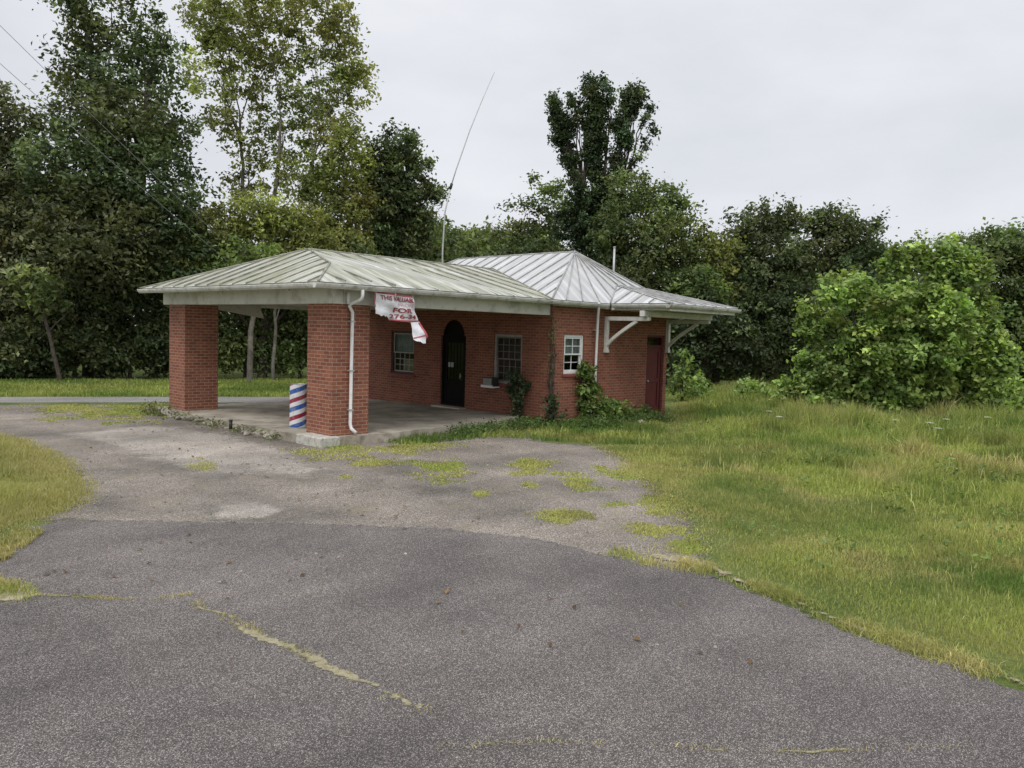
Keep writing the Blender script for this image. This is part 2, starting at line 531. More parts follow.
# barber stripes: helix round the drum's own axis
mt, nt, b = nodes_of('barber_stripes')
co = coords(nt)
sx = nt.nodes.new('ShaderNodeSeparateXYZ')
nt.links.new(co, sx.inputs[0])
def math_n(op, a, b_=None):
    n = nt.nodes.new('ShaderNodeMath')
    n.operation = op
    for k, val in enumerate((a, b_)):
        if val is None: continue
        if isinstance(val, (int, float)): n.inputs[k].default_value = val
        else: nt.links.new(val, n.inputs[k])
    return n.outputs[0]
ang = math_n('ARCTAN2', sx.outputs['Y'], sx.outputs['X'])
ph = math_n('FRACT', math_n('ADD', math_n('SUBTRACT', math_n('MULTIPLY', sx.outputs['Z'], 1 / 0.385), math_n('MULTIPLY', ang, 1 / (2 * math.pi))), 4.597))
rr = nt.nodes.new('ShaderNodeValToRGB')
rr.color_ramp.interpolation = 'CONSTANT'
els = rr.color_ramp.elements
for k in range(2): els.new(0.5)
for k, (p, c) in enumerate([(0, (0.03, 0.10, 0.34)), (0.26, (0.68, 0.68, 0.70)), (0.5, (0.25, 0.015, 0.04)), (0.74, (0.68, 0.68, 0.70))]):
    els[k].position = p
    els[k].color = (*c, 1)
nt.links.new(ph, rr.inputs['Fac'])
nz_ = noise(nt, co, 9, 5, 0.6)
nt.links.new(mixc(nt, ramp(nt, nz_, [(0.48, (0, 0, 0)), (0.72, (0.5,) * 3)]), rr.outputs['Color'], (0.34, 0.32, 0.29)), b.inputs['Base Color'])
b.inputs['Roughness'].default_value = 0.4
M['barber'] = mt
# bare ground under the grass
mt, nt, b = nodes_of('grassy_soil')
co = coords(nt)
f = noise(nt, co, 0.7, 6, 0.65)
c = ramp(nt, f, [(0.3, (0.05, 0.075, 0.02)), (0.5, (0.10, 0.13, 0.035)), (0.72, (0.17, 0.17, 0.065))])
f2 = noise(nt, co, 22, 4, 0.6)
nt.links.new(mixc(nt, 0.7, c, ramp(nt, f2, [(0.3, (0.5,) * 3), (0.7, (1.3,) * 3)]), 'MULTIPLY'), b.inputs['Base Color'])
b.inputs['Roughness'].default_value = 0.95
spec(b, 0.1)
bump(nt, b, f2, 0.8, 0.03)
M['soil'] = mt
mt, nt, b = nodes_of('crack_grit')
co = coords(nt)
f = noise(nt, co, 30, 5, 0.7)
nt.links.new(ramp(nt, f, [(0.3, (0.16, 0.14, 0.09)), (0.5, (0.25, 0.225, 0.145)), (0.75, (0.37, 0.34, 0.25))]), b.inputs['Base Color'])
b.inputs['Roughness'].default_value = 0.95
spec(b, 0.1)
M['grit'] = mt

# ------------------------------------------------------------------ the setting: ground sheets
def jag(poly, step=0.2, amp=0.12, seed=0, fine=0.04):
    out = []
    nzx = Noise2(seed + 31)
    n = len(poly)
    for i in range(n):
        a, b = np.array(poly[i][:2], float), np.array(poly[(i + 1) % n][:2], float)
        L = np.hypot(*(b - a))
        k = max(1, min(400, int(L / step)))
        nn = np.array([-(b - a)[1], (b - a)[0]]) / max(L, 1e-6)
        for j in range(k):
            p = a + (b - a) * j / k
            off = (float(nzx(np.array([p[0] * 0.9]), np.array([p[1] * 0.9]), 3)[0]) - 0.5) * 2 * amp + random.uniform(-fine, fine)
            out.append(p + nn * off)
    return out
def sheet(name, poly, z, mt, label, cat, kind='structure', amp=0.12, step=0.2, seed=0, fine=0.03):
    pts = jag(poly, step, amp, seed, fine)
    bm = bmesh.new()
    vs = [bm.verts.new((p[0], p[1], z)) for p in pts]
    f = bm.faces.new(vs)
    if f.normal.z < 0 or f.calc_area() < 0: pass
    bmesh.ops.recalc_face_normals(bm, faces=bm.faces)
    bmesh.ops.triangulate(bm, faces=bm.faces, ngon_method='EAR_CLIP')
    me = bpy.data.meshes.new(name)
    bm.normal_update()
    for f in bm.faces:
        if f.normal.z < 0: f.normal_flip()
    bm.to_mesh(me)
    bm.free()
    me.materials.append(mt)
    o = link_mesh(name, me)
    return tag(o, label, cat, kind=kind)
def soft_sheet(name, poly, z, mt, label, cat, soft=0.4, step=0.15, lo=None, hi=None):
    P = np.array([p[:2] for p in poly])
    lo_ = P.min(0) if lo is None else np.maximum(P.min(0), lo)
    hi_ = P.max(0) if hi is None else np.minimum(P.max(0), hi)
    nx, ny = int((hi_[0] - lo_[0]) / step) + 2, int((hi_[1] - lo_[1]) / step) + 2
    X, Y = np.meshgrid(lo_[0] + np.arange(nx) * step, lo_[1] + np.arange(ny) * step, indexing='ij')
    x, y = X.ravel(), Y.ravel()
    ins = inside(x, y, P)
    msk = np.where(ins, np.clip(edge_dist(x, y, P) / soft, 0, 1), 0)
    idx = np.arange(nx * ny).reshape(nx, ny)
    q = np.stack([idx[:-1, :-1], idx[1:, :-1], idx[1:, 1:], idx[:-1, 1:]], -1).reshape(-1, 4)
    q = q[(msk[q] > 0).any(1)]
    used, inv = np.unique(q, return_inverse=True)
    v = np.stack([x[used], y[used], np.full(len(used), z)], 1)
    me = fast_mesh(name, v, inv.reshape(-1), np.full(len(q), 4), np.repeat(msk[used][:, None], 3, 1), [mt])
    o = link_mesh(name, me)
    return tag(o, label, cat, kind='structure')
def G(pts):
    return [gp(*p)[:2] for p in pts]

mb = MB()
N = 24
S_ = 420.0
for i in range(N):
    for j in range(N):
        x0, x1 = -S_ + 2 * S_ * i / N, -S_ + 2 * S_ * (i + 1) / N
        y0, y1 = -S_ + 2 * S_ * j / N, -S_ + 2 * S_ * (j + 1) / N
        mb.face([(x0, y0, 0), (x1, y0, 0), (x1, y1, 0), (x0, y1, 0)])
tag(mb.build('ground', M['soil']), 'flat grassy soil running from the lot to the woods', 'ground', kind='structure')

# road behind the canopy
r0, r1 = gp(0, 397), gp(280, 397)
dr = (r1 - r0) / np.linalg.norm((r1 - r0)[:2])
q0, q1 = gp(0, 402.5), gp(280, 402.5)
dq = (q1 - q0) / np.linalg.norm((q1 - q0)[:2])
road_poly = [(q0 - dq * 60)[:2], (q0 + dq * 17)[:2], (r0 + dr * 17)[:2], (r0 - dr * 60)[:2]]
sheet('road', road_poly, 0.004, M['road'], 'pale grey road passing behind the canopy', 'road', amp=0.1, step=0.8, seed=3)

gravel_poly = G([(-120, 416), (-120, 404), (160, 404.5), (300, 403)]) + [(6.55, 8.9), (6.55, -0.1)] + \
    G([(548, 441), (610, 446), (650, 466), (672, 490), (700, 512), (722, 540), (730, 580), (600, 600), (300, 560), (90, 530), (10, 522), (50, 507), (62, 486), (48, 466), (10, 446), (-60, 432)])
soft_sheet('gravel_drive', gravel_poly, 0.008, M['gravel'], 'worn gravelly tarmac forecourt in front of the building', 'driveway', 1.1, 0.14, lo=np.array([-14.0, -12.0]))
asph_poly = G([(1500, 960), (1024, 690), (960, 665), (900, 648), (850, 630), (800, 608), (740, 586), (705, 571), (655, 563), (600, 553), (540, 538), (440, 528), (330, 524), (230, 522), (130, 520), (60, 520), (20, 528), (0, 545), (-300, 600)]) + [(-30, -12), (-30, -30), (8, -40)]
soft_sheet('asphalt_lot', asph_poly, 0.014, M['asphalt'], 'speckled grey asphalt in the foreground', 'road', 0.45, 0.12, lo=np.array([-16.0, -20.0]), hi=np.array([4.0, 2.0]))

def sz(y):
    return 0.19 - 0.012 * y                                  # the slab falls gently away from the near pier
M['sand'] = mat_plain('sandy_grit', (0.27, 0.235, 0.165), 0.95, 0.4, 7.0, 0.1, dirt=(0.16, 0.15, 0.10))
soften(M['sand'].node_tree, M['sand'].node_tree.nodes['Principled BSDF'], coords(M['sand'].node_tree), 7.0)
soften(M['grit'].node_tree, M['grit'].node_tree.nodes['Principled BSDF'], coords(M['grit'].node_tree), 16.0)
soft_sheet('sandy_margin', G([(1500, 960), (1024, 690), (960, 666), (900, 649), (850, 631), (800, 609), (740, 587), (705, 572), (655, 563), (640, 552), (690, 556), (708, 560), (740, 577), (800, 600), (850, 622), (900, 640), (960, 656), (1024, 680), (1500, 940)]), 0.018, M['sand'], 'thin sandy margin where asphalt meets the field', 'verge', 0.45, 0.04)
M['crumble'] = mat_asphalt('crumbled_concrete', (0.14, 0.122, 0.105), (0.29, 0.26, 0.225), (0.55, 0.51, 0.46), (0.19, 0.165, 0.125), 0.6, 0.42, 0.55)
soft_sheet('worn_drive', G([(40, 434), (160, 422), (250, 434), (310, 450), (350, 472), (310, 486), (250, 478), (215, 486), (150, 470), (100, 452)]), 0.012, M['crumble'], 'pale crumbled stretch of the forecourt beside the slab', 'driveway', 1.3, 0.08)
soft_sheet('worn_drive', G([(205, 505), (260, 500), (300, 510), (270, 524), (200, 522)]), 0.019, M['crumble'], 'small sandy bald spot at the edge of the asphalt', 'driveway', 0.5, 0.05)
# concrete slab under the canopy, with# concrete slab under the canopy, with a crumbling kerb edge
slab = jag([(-0.32, -0.12), (1.2, -0.3), (2.6, -0.05), (4.3, 0.05), (5.6, 0.45), (6.56, 0.8), (6.56, 8.1), (3.0, 8.25), (-0.32, 8.2)], 0.16, 0.07, 9, 0.05)
mb = MB()
top = [(p[0], p[1], sz(p[1])) for p in slab]
mb.plate(top, (0, 0, 1), 0.3)
tag(mb.build('canopy_slab', M['concrete']), 'weathered concrete slab under the canopy', 'pavement', kind='structure')
for k, (poly, lab) in enumerate([
        (G([(222, 418), (262, 414), (298, 421), (268, 424)]), 'pale worn patch of concrete between the two canopy piers'),
        (G([(372, 405), (398, 404), (418, 408), (380, 414), (369, 413)]), 'pale worn patch of concrete below the left front window')]):
    zz = sz(poly[0][1])
    o = sheet('concrete_patch', [tuple((np.array(p) - CAM[:2]) * ((CAM[2] - zz) / CAM[2]) + CAM[:2]) for p in poly], 0.0, M['pale_concrete'], lab, 'pavement', amp=0.1, step=0.12, seed=20 + k)
    for v in o.data.vertices: v.co.z = sz(v.co.y) + 0.004
sheet('concrete_apron', G([(228, 412), (262, 409), (306, 410), (306, 416), (262, 414)]), 0.012, M['pale_concrete'], 'pale strip of bare concrete beyond the canopy slab', 'pavement', amp=0.12, step=0.2, seed=27)

# sandy crack lines across the asphalt
def strip(name, pts, w, z, mt, label, seed):
    P = [gp(*p)[:2] for p in pts]
    left, right = [], []
    rr_ = random.Random(seed)
    full = []
    for a, b_ in zip(P[:-1], P[1:]):
        k = max(2, int(np.hypot(*(b_ - a)) / 0.05))
        full += [a + (b_ - a) * j / k for j in range(k)]
    full.append(P[-1])
    V, MK = [], []
    nn_ = Noise2(seed)
    for i, p in enumerate(full):
        t = full[min(i + 1, len(full) - 1)] - full[max(i - 1, 0)]
        t = t / max(np.hypot(*t), 1e-6)
        n = np.array([-t[1], t[0]])
        p = p + n * ((float(nn_(np.array([p[0] * 3]), np.array([p[1] * 3]))[0]) - 0.5) * 0.16 + rr_.uniform(-0.006, 0.006))
        k = float(nn_(np.array([p[0] * 2.2 + 9]), np.array([p[1] * 2.2]))[0])
        c = min(1.0, max(0.0, (k - 0.2) * 1.5))
        for q in (-2, -1, 0, 1, 2):
            V.append((*(p + n * w * 0.75 * q), z))
            MK.append(([0.0, 0.30 * c, 0.5 * c + 0.15, 0.30 * c, 0.0] if w > 0.05 else [0.0, 0.16 * c, 0.40 * c, 0.16 * c, 0.0])[q + 2])
    n_ = len(full)
    f = [(i * 5 + q, i * 5 + q + 1, i * 5 + q + 6, i * 5 + q + 5) for i in range(n_ - 1) for q in range(4)]
    me = fast_mesh(name, np.array(V), np.array(f).ravel(), np.full(len(f), 4), np.repeat(np.array(MK)[:, None], 3, 1), [mt])
    o = link_mesh(name, me)
    return tag(o, label, 'crack', kind='structure')
CRACKS = [
    ([(200, 605), (240, 628), (290, 648), (330, 672), (370, 690), (420, 713)], 0.06, 'sandy crack with dry grass running diagonally over the foreground asphalt'),
    ([(-20, 592), (40, 597), (100, 600), (150, 602), (190, 596)], 0.03, 'thin sandy crack starting at the dry tuft on the left edge'),
    ([(440, 750), (520, 746), (560, 744), (630, 750), (690, 750), (800, 755), (900, 752), (1010, 748)], 0.022, 'faint sandy crack along the bottom edge of the asphalt'),
]
for k, (p, w, lab) in enumerate(CRACKS): strip('asphalt_crack', p, w, 0.018, M['grit'], lab, 40 + k)

# ------------------------------------------------------------------ the brick station
STN = empty('brick_station', (6.57, 0, 0))
tag(STN, 'small red brick filling station with a tin hipped roof and drive-under canopy', 'building')
LX, WX, FY, BY = 6.57, 5.42, -0.11, 8.05
X1 = LX + WX
ZW = 3.12

def facade(mb, o, du, L, z0, z1, openings, depth, nrm, mi=0):
    """wall face with real openings; du horizontal unit, nrm outward; openings (u0,u1,z0,z1) reveal depth inwards"""
    us = sorted({0, L} | {q for op in openings for q in op[:2]})
    zs = sorted({z0, z1} | {q for op in openings for q in op[2:4]})
    o, du, nrm = np.array(o, float), np.array(du, float), np.array(nrm, float)
    def P(u, z, d=0): 
        p = o + du * u - nrm * d
        return (p[0], p[1], z)
    def quad(a, uv):
        n = (Vector(a[1]) - Vector(a[0])).cross(Vector(a[2]) - Vector(a[0]))
        mb.face(a, uv, mi)
    for i in range(len(us) - 1):
        for j in range(len(zs) - 1):
            uc, zc = (us[i] + us[i + 1]) / 2, (zs[j] + zs[j + 1]) / 2
            if any(op[0] < uc < op[1] and op[2] < zc < op[3] for op in openings): continue
            a = [(us[i], zs[j]), (us[i + 1], zs[j]), (us[i + 1], zs[j + 1]), (us[i], zs[j + 1])]
            quad([P(*q) for q in a], a)
    for (a, b_, c, d) in [op[:4] for op in openings]:
        quad([P(a, c), P(a, c, depth), P(a, d, depth), P(a, d)], [(0, c), (depth, c), (depth, d), (0, d)])
        quad([P(b_, c, depth), P(b_, c), P(b_, d), P(b_, d, depth)], [(0, c), (depth, c), (depth, d), (0, d)])
        quad([P(a, d), P(a, d, depth), P(b_, d, depth), P(b_, d)], [(a, d), (a, d + depth), (b_, d + depth), (b_, d)])
        quad([P(a, c, depth), P(a, c), P(b_, c), P(b_, c, depth)], [(a, c), (a, c + depth), (b_, c + depth), (b_, c)])

DOOR = (3.12, 4.2, 0.2, 2.78)          # y range, z range on the wall X = LX
WIN_A = (5.42, 6.56, 1.0, 2.33)
WIN_B = (0.93, 2.0, 0.98, 2.33)
SMALL = (7.07, 7.9, 1.33, 2.37)         # x range on the wall Y = FY
SIDE = (10.9, 11.82, 0.08, 2.42)
mb = MB()
facade(mb, (LX, FY, 0), (0, 1, 0), BY - FY, -0.4, ZW, [(DOOR[0] - FY, DOOR[1] - FY, DOOR[2], DOOR[3]), (WIN_A[0] - FY, WIN_A[1] - FY, WIN_A[2], WIN_A[3]), (WIN_B[0] - FY, WIN_B[1] - FY, WIN_B[2], WIN_B[3])], 0.16, (-1, 0, 0))
facade(mb, (LX, FY, 0), (1, 0, 0), WX, -0.4, ZW, [(SMALL[0] - LX, SMALL[1] - LX, SMALL[2], SMALL[3]), (SIDE[0] - LX, SIDE[1] - LX, SIDE[2], SIDE[3])], 0.16, (0, -1, 0))
mb.face([(X1, FY, -0.4), (X1, BY, -0.4), (X1, BY, ZW), (X1, FY, ZW)])
mb.face([(X1, BY, -0.4), (LX, BY, -0.4), (LX, BY, ZW), (X1, BY, ZW)])
mb.build('wall', M['brick_wall'], STN)
# dark room behind the openings: inner shell with a floor and ceiling
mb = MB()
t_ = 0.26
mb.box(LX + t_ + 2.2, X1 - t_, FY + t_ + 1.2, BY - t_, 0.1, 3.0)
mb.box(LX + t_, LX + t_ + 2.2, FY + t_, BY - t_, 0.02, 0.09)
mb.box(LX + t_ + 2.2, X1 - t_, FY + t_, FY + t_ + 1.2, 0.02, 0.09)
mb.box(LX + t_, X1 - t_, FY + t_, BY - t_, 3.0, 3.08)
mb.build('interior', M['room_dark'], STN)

# canopy piers
PW, PD = 0.9, 0.915
for (py) in (0.0, 6.665):
    mb = MB()
    mb.box(0, PW, py, py + PD, 0.1, 2.86)
    mb.build('pier', M['brick'], STN)
mb = MB()
mb.box(-0.37, 0.1, -0.17, 0.72, -0.1, 0.194)
mb.build('pier_footing', M['white_block'], STN, bevel=0.015)
mb = MB()
mb.box(-0.1, 1.0, 6.58, 7.7, -0.1, 0.118)
mb.build('pier_footing', M['rubble'], STN, bevel=0.015)

# canopy beams, ceiling
ZB, ZE = 2.857, 3.2
mb = MB()
mb.box(-0.03, 0.22, -0.03, 7.9, ZB, ZE)                    # end beam
mb.box(0.225, LX - 0.004, -0.03, 0.22, ZB, ZE)             # near beam
mb.box(0.225, LX - 0.004, 7.65, 7.9, ZB + 0.03, ZE)        # far beam
mb.build('canopy_beam', M['beam'], STN, bevel=0.008)
mb = MB()
mb.box(0.224, LX - 0.006, 0.224, 7.646, 2.98, 3.02)
mb.build('canopy_ceiling', M['soffit'], STN)
mb = MB()                                                  # sagging board on the far side
mb.hexa([(0.9, 7.6, 2.84), (2.75, 7.6, 2.58), (2.75, 7.63, 2.58), (0.9, 7.63, 2.84), (0.9, 7.6, 2.9), (2.62, 7.6, 2.9), (2.62, 7.63, 2.9), (0.9, 7.63, 2.9)])
tag(mb.build('loose_board', M['beam'], STN), 'loose fascia board sagging off the far canopy edge')
# eave soffits and fascias
mb = MB()
def soffit_ring(x0, x1, y0, y1, X0, X1_, Y0, Y1, z):
    mb.box(X0, X1_, Y0, y0, z, z + 0.025)
    mb.box(X0, X1_, y1, Y1, z, z + 0.025)
    mb.box(X0, x0, y0, y1, z, z + 0.025)
    mb.box(x1, X1_, y0, y1, z, z + 0.025)
mb.box(-0.56, -0.032, -0.36, 7.97, 3.175, 3.198)
mb.box(-0.032, 8.6, -0.36, -0.035, 3.175, 3.198)
mb.box(LX, X1 + 0.3, FY - 0.2, FY, 3.1, 3.17)
mb.box(-0.032, 6.1, 7.905, 8.3, 3.175, 3.198)
mb.box(8.67, 12.15, -2.22, FY - 0.205, 3.2, 3.222)
mb.build('soffit', M['soffit'], STN)

# ---- roofs: standing seam pans
def roof(name, polys, mats, parent, pitch=0.47):
    mb = MB()
    for pl_ in polys:
        poly, sdir = pl_[:2]
        P = [Vector(p) for p in poly]
        n = Vector((0, 0, 0))
        for k in range(1, len(P) - 1): n += (P[k] - P[0]).cross(P[k + 1] - P[0])
        n.normalize()
        if n.z < 0:
            n.negate()
            P.reverse()
        s = Vector((sdir[0], sdir[1], 0))
        s = (s - n * s.dot(n)).normalized()
        h = s.cross(n).normalized()
        uv = [(p.dot(h), p.dot(s)) for p in P]
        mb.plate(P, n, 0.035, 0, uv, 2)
        if len(pl_) > 2:                                     # tapered pans fanning out from the apex
            for (e0, e1, t) in pl_[2]:
                a, b_ = Vector(RA), Vector(e0).lerp(Vector(e1), t)
                d = (b_ - a)
                a = a + d * 0.06
                d.normalize()
                mb.obox((a + b_) / 2 + n * 0.016, d.cross(n).normalized(), d, n, 0.024, (b_ - a).length - 0.02, 0.034, 1)
            lo, hi = 0, -1
        else:
            lo, hi = min(q[0] for q in uv), max(q[0] for q in uv)
        k = math.ceil((lo + 0.1) / pitch)
        while k * pitch < hi - 0.05:
            u = k * pitch
            k += 1
            xs = []
            for i in range(len(P)):
                a, b_ = uv[i], uv[(i + 1) % len(P)]
                if (a[0] - u) * (b_[0] - u) < 0:
                    t = (u - a[0]) / (b_[0] - a[0])
                    xs.append((a[1] + (b_[1] - a[1]) * t, P[i].lerp(P[(i + 1) % len(P)], t)))
            if len(xs) < 2: continue
            xs.sort(key=lambda q: q[0])
            a, b_ = xs[0][1], xs[-1][1]
            L = (b_ - a).length
            if L < 0.12: continue
            jit = random.uniform(-0.02, 0.02)
            mb.obox((a + b_) / 2 + n * 0.016 + h * jit, h, s, n, 0.024, L - 0.02, 0.034, 1)
        # rolled ridge caps along every edge that is not an eave
        for i in range(len(P)):
            a, b_ = P[i], P[(i + 1) % len(P)]
            if min(a.z, b_.z) < 3.26 and max(a.z, b_.z) < 3.27: continue
            d = (b_ - a)
            if d.length < 0.05: continue
            mb.tube([a + n * 0.01, b_ + n * 0.01], 0.022, 6, 1)
    return mb.build(name, mats, parent)
A0, K0, AP = (-0.6, -0.39, 3.25), (0.62, 1.06, 3.75), (1.8, 3.79, 4.29)
VB, VT = (6.2, -0.39, 3.25), (8.27, 3.79, 4.29)
roof('canopy_roof', [
    ([A0, K0, AP, (-0.6, 7.97, 3.25)], (1, 0)),
    ([A0, VB, VT, AP, K0], (0, 1)),
    ([AP, VT, (6.2, 7.97, 3.25), (-0.6, 7.97, 3.25)], (0, -1))],
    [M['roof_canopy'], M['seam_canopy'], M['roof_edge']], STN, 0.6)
RA, RB = (9.28, 1.45, 4.8), (9.28, 6.47, 4.8)
XE = 12.33
roof('office_roof', [
    ([VB, RA, RB, (6.2, 8.35, 3.25)], (1, 0)),
    ([VB, (XE, -0.39, 3.25), RA], (0, 1), [(VB, (XE, -0.39, 3.25), t) for t in (0.09, 0.2, 0.32, 0.44, 0.55, 0.66, 0.77, 0.88)]),
    ([(XE, -0.39, 3.25), (XE, 8.35, 3.25), RB, RA], (-1, 0)),
    ([(XE, 8.35, 3.25), (6.2, 8.35, 3.25), RB], (0, -1))],
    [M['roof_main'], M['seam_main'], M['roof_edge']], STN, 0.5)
T1, T2 = (9.82, 0.28, 3.82), (11.38, 0.26, 3.80)
EJ, E1, E2, ER = (8.64, -0.39, 3.254), (8.64, -2.29, 3.254), (12.21, -2.29, 3.254), (12.21, -0.39, 3.254)
roof('porch_roof', [
    ([E1, E2, T2, T1], (0, 1)),
    ([EJ, E1, T1], (1, 0)),
    ([E2, ER, T2], (-1, 0))],
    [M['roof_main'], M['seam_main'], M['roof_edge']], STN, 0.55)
# vent pipe on the roof
mb = MB()
mb.tube([(11.1, 1.37, 3.7), (11.1, 1.37, 5.08)], 0.033, 10)
mb.tube([(11.1, 1.37, 5.08), (11.1, 1.37, 5.12)], 0.04, 10)
mb.build('vent_pipe', M['steel'], STN)

# ---- gutters (ogee-ish trough profile swept along the eaves)
def gutter(mb, a, b_, out, z=3.25):
    a, b_, out = Vector((*a, 0)), Vector((*b_, 0)), Vector((*out, 0))
    prof = [(-0.01, 0.0), (-0.01, -0.095), (0.055, -0.098), (0.095, -0.06), (0.112, -0.02), (0.112, 0.0), (0.097, 0.0), (0.09, -0.025), (0.05, -0.082), (0.005, -0.08), (0.005, 0.0)]
    n = len(prof)
    for i in range(n):
        p, q = prof[i], prof[(i + 1) % n]
        mb.face([a + out * p[0] + Vector((0, 0, z + p[1])), b_ + out * p[0] + Vector((0, 0, z + p[1])), b_ + out * q[0] + Vector((0, 0, z + q[1])), a + out * q[0] + Vector((0, 0, z + q[1]))])
    mb.face([a + out * p_[0] + Vector((0, 0, z + p_[1])) for p_ in prof])
    mb.face([b_ + out * p_[0] + Vector((0, 0, z + p_[1])) for p_ in prof[::-1]])
def one_gutter(*a):
    mb = MB()
    gutter(mb, *a)
    mb.build('gutter', M['gutter'], STN)
one_gutter((-0.57, -0.37), (-0.57, 7.97), (-1, 0), 3.225)
one_gutter((-0.69, -0.36), (8.52, -0.36), (0, -1), 3.228)
one_gutter((8.66, -0.5), (8.66, -2.27), (-1, 0), 3.228)
one_gutter((8.54, -2.26), (12.3, -2.26), (0, -1), 3.232)
one_gutter((12.2, -2.25), (12.2, -0.4), (1, 0), 3.228)

# ---- downspouts
def downspout(pts, label=None):
    mb = MB()
    mb.tube(pts, 0.036, 10)
    for f in (0.25, 0.75):
        pass
    o = mb.build('downspout', M['white_clean'], STN)
    if label: o['label'] = label
    return o
d1 = downspout([(on_y(362.5, 288, -0.42)[0], -0.42, 3.15), tuple(on_y(362.6, 296, -0.41)), tuple(on_y(361.5, 299, -0.38)), tuple(on_y(351.5, 303.5, -0.12)), tuple(on_y(349.4, 306, -0.08)), (0.415, -0.072, 2.7), (0.41, -0.07, 1.5), (0.405, -0.07, 0.42), (0.41, -0.1, 0.33), (0.46, -0.2, 0.25)])
for z in (2.5, 1.5, 0.7):
    mb = MB()
    mb.box(0.36, 0.46, -0.112, -0.002, z, z + 0.03)
    mb.build('pipe_strap', M['steel'], d1)
mb = MB()
mb.tube([(0.3, -0.09, 3.1), (0.3, -0.09, 2.86)], 0.036, 10)
mb.build('downspout_stub', M['white_clean'], STN)
d2 = downspout([tuple(on_y(599, 303, -0.41)), tuple(on_y(598.6, 309, -0.37)), tuple(on_y(598, 316, -0.27)), tuple(on_y(596, 360, -0.2)), tuple(on_y(594, 421, -0.2))])
for z in (2.5, 1.4):
    mb = MB()
    mb.box(8.22, 8.36, -0.222, FY - 0.002, z, z + 0.03)
    mb.build('pipe_strap', M['steel'], d2)

# ---- brackets and porch framing
def bracket(x):
    mb = MB()
    w = 0.05
    mb.box(x - w, x + w, FY - 0.105, FY - 0.003, 1.98, 2.9)                    # wall post
    mb.box(x - w, x + w, FY - 1.4, FY - 0.107, 2.79, 2.9)                      # arm
    # curved brace
    pts = []
    for k in range(9):
        a = k / 8
        y = FY - 0.1 - 0.95 * a
        z = 2.12 + 0.66 * (a ** 0.8 if a > 0 else 0)
        pts.append((y, z))
    for (p, q) in zip(pts[:-1], pts[1:]):
        t = Vector((0, q[0] - p[0], q[1] - p[1]))
        L = t.length
        t.normalize()
        n = Vector((0, -t.z, t.y))
        c = Vector((x, (p[0] + q[0]) / 2, (p[1] + q[1]) / 2))
        mb.obox(c, (1, 0, 0), t, n, 0.075, L + 0.01, 0.09)
    mb.box(x - w - 0.012, x + w + 0.012, FY - 0.12, FY - 0.002, 1.9, 1.98)      # foot
    mb.box(x - w - 0.01, x + w + 0.01, FY - 1.46, FY - 1.402, 2.8, 2.89)        # arm end
    return mb.build('bracket', M['white'], STN, bevel=0.006)
bracket(8.82)
bracket(11.92)
mb = MB()
mb.box(8.6, 12.12, FY - 1.43, FY - 1.28, 2.905, 3.06)
mb.build('porch_beam', M['white'], STN, bevel=0.006)
for k in range(8):
    x = 8.80 + k * 0.462
    mb = MB()
    mb.box(x - 0.03, x + 0.03, -2.18, FY - 0.21, 3.065, 3.197)
    mb.build('rafter', M['white'], STN, bevel=0.005)
mb = MB()
mb.box(8.72, 12.14, -2.24, -2.185, 3.06, 3.23)
mb.box(8.69, 8.74, -2.18, -0.4, 3.08, 3.225)
mb.box(12.1, 12.16, -2.18, -0.4, 3.08, 3.225)
mb.build('porch_fascia', M['white'], STN)

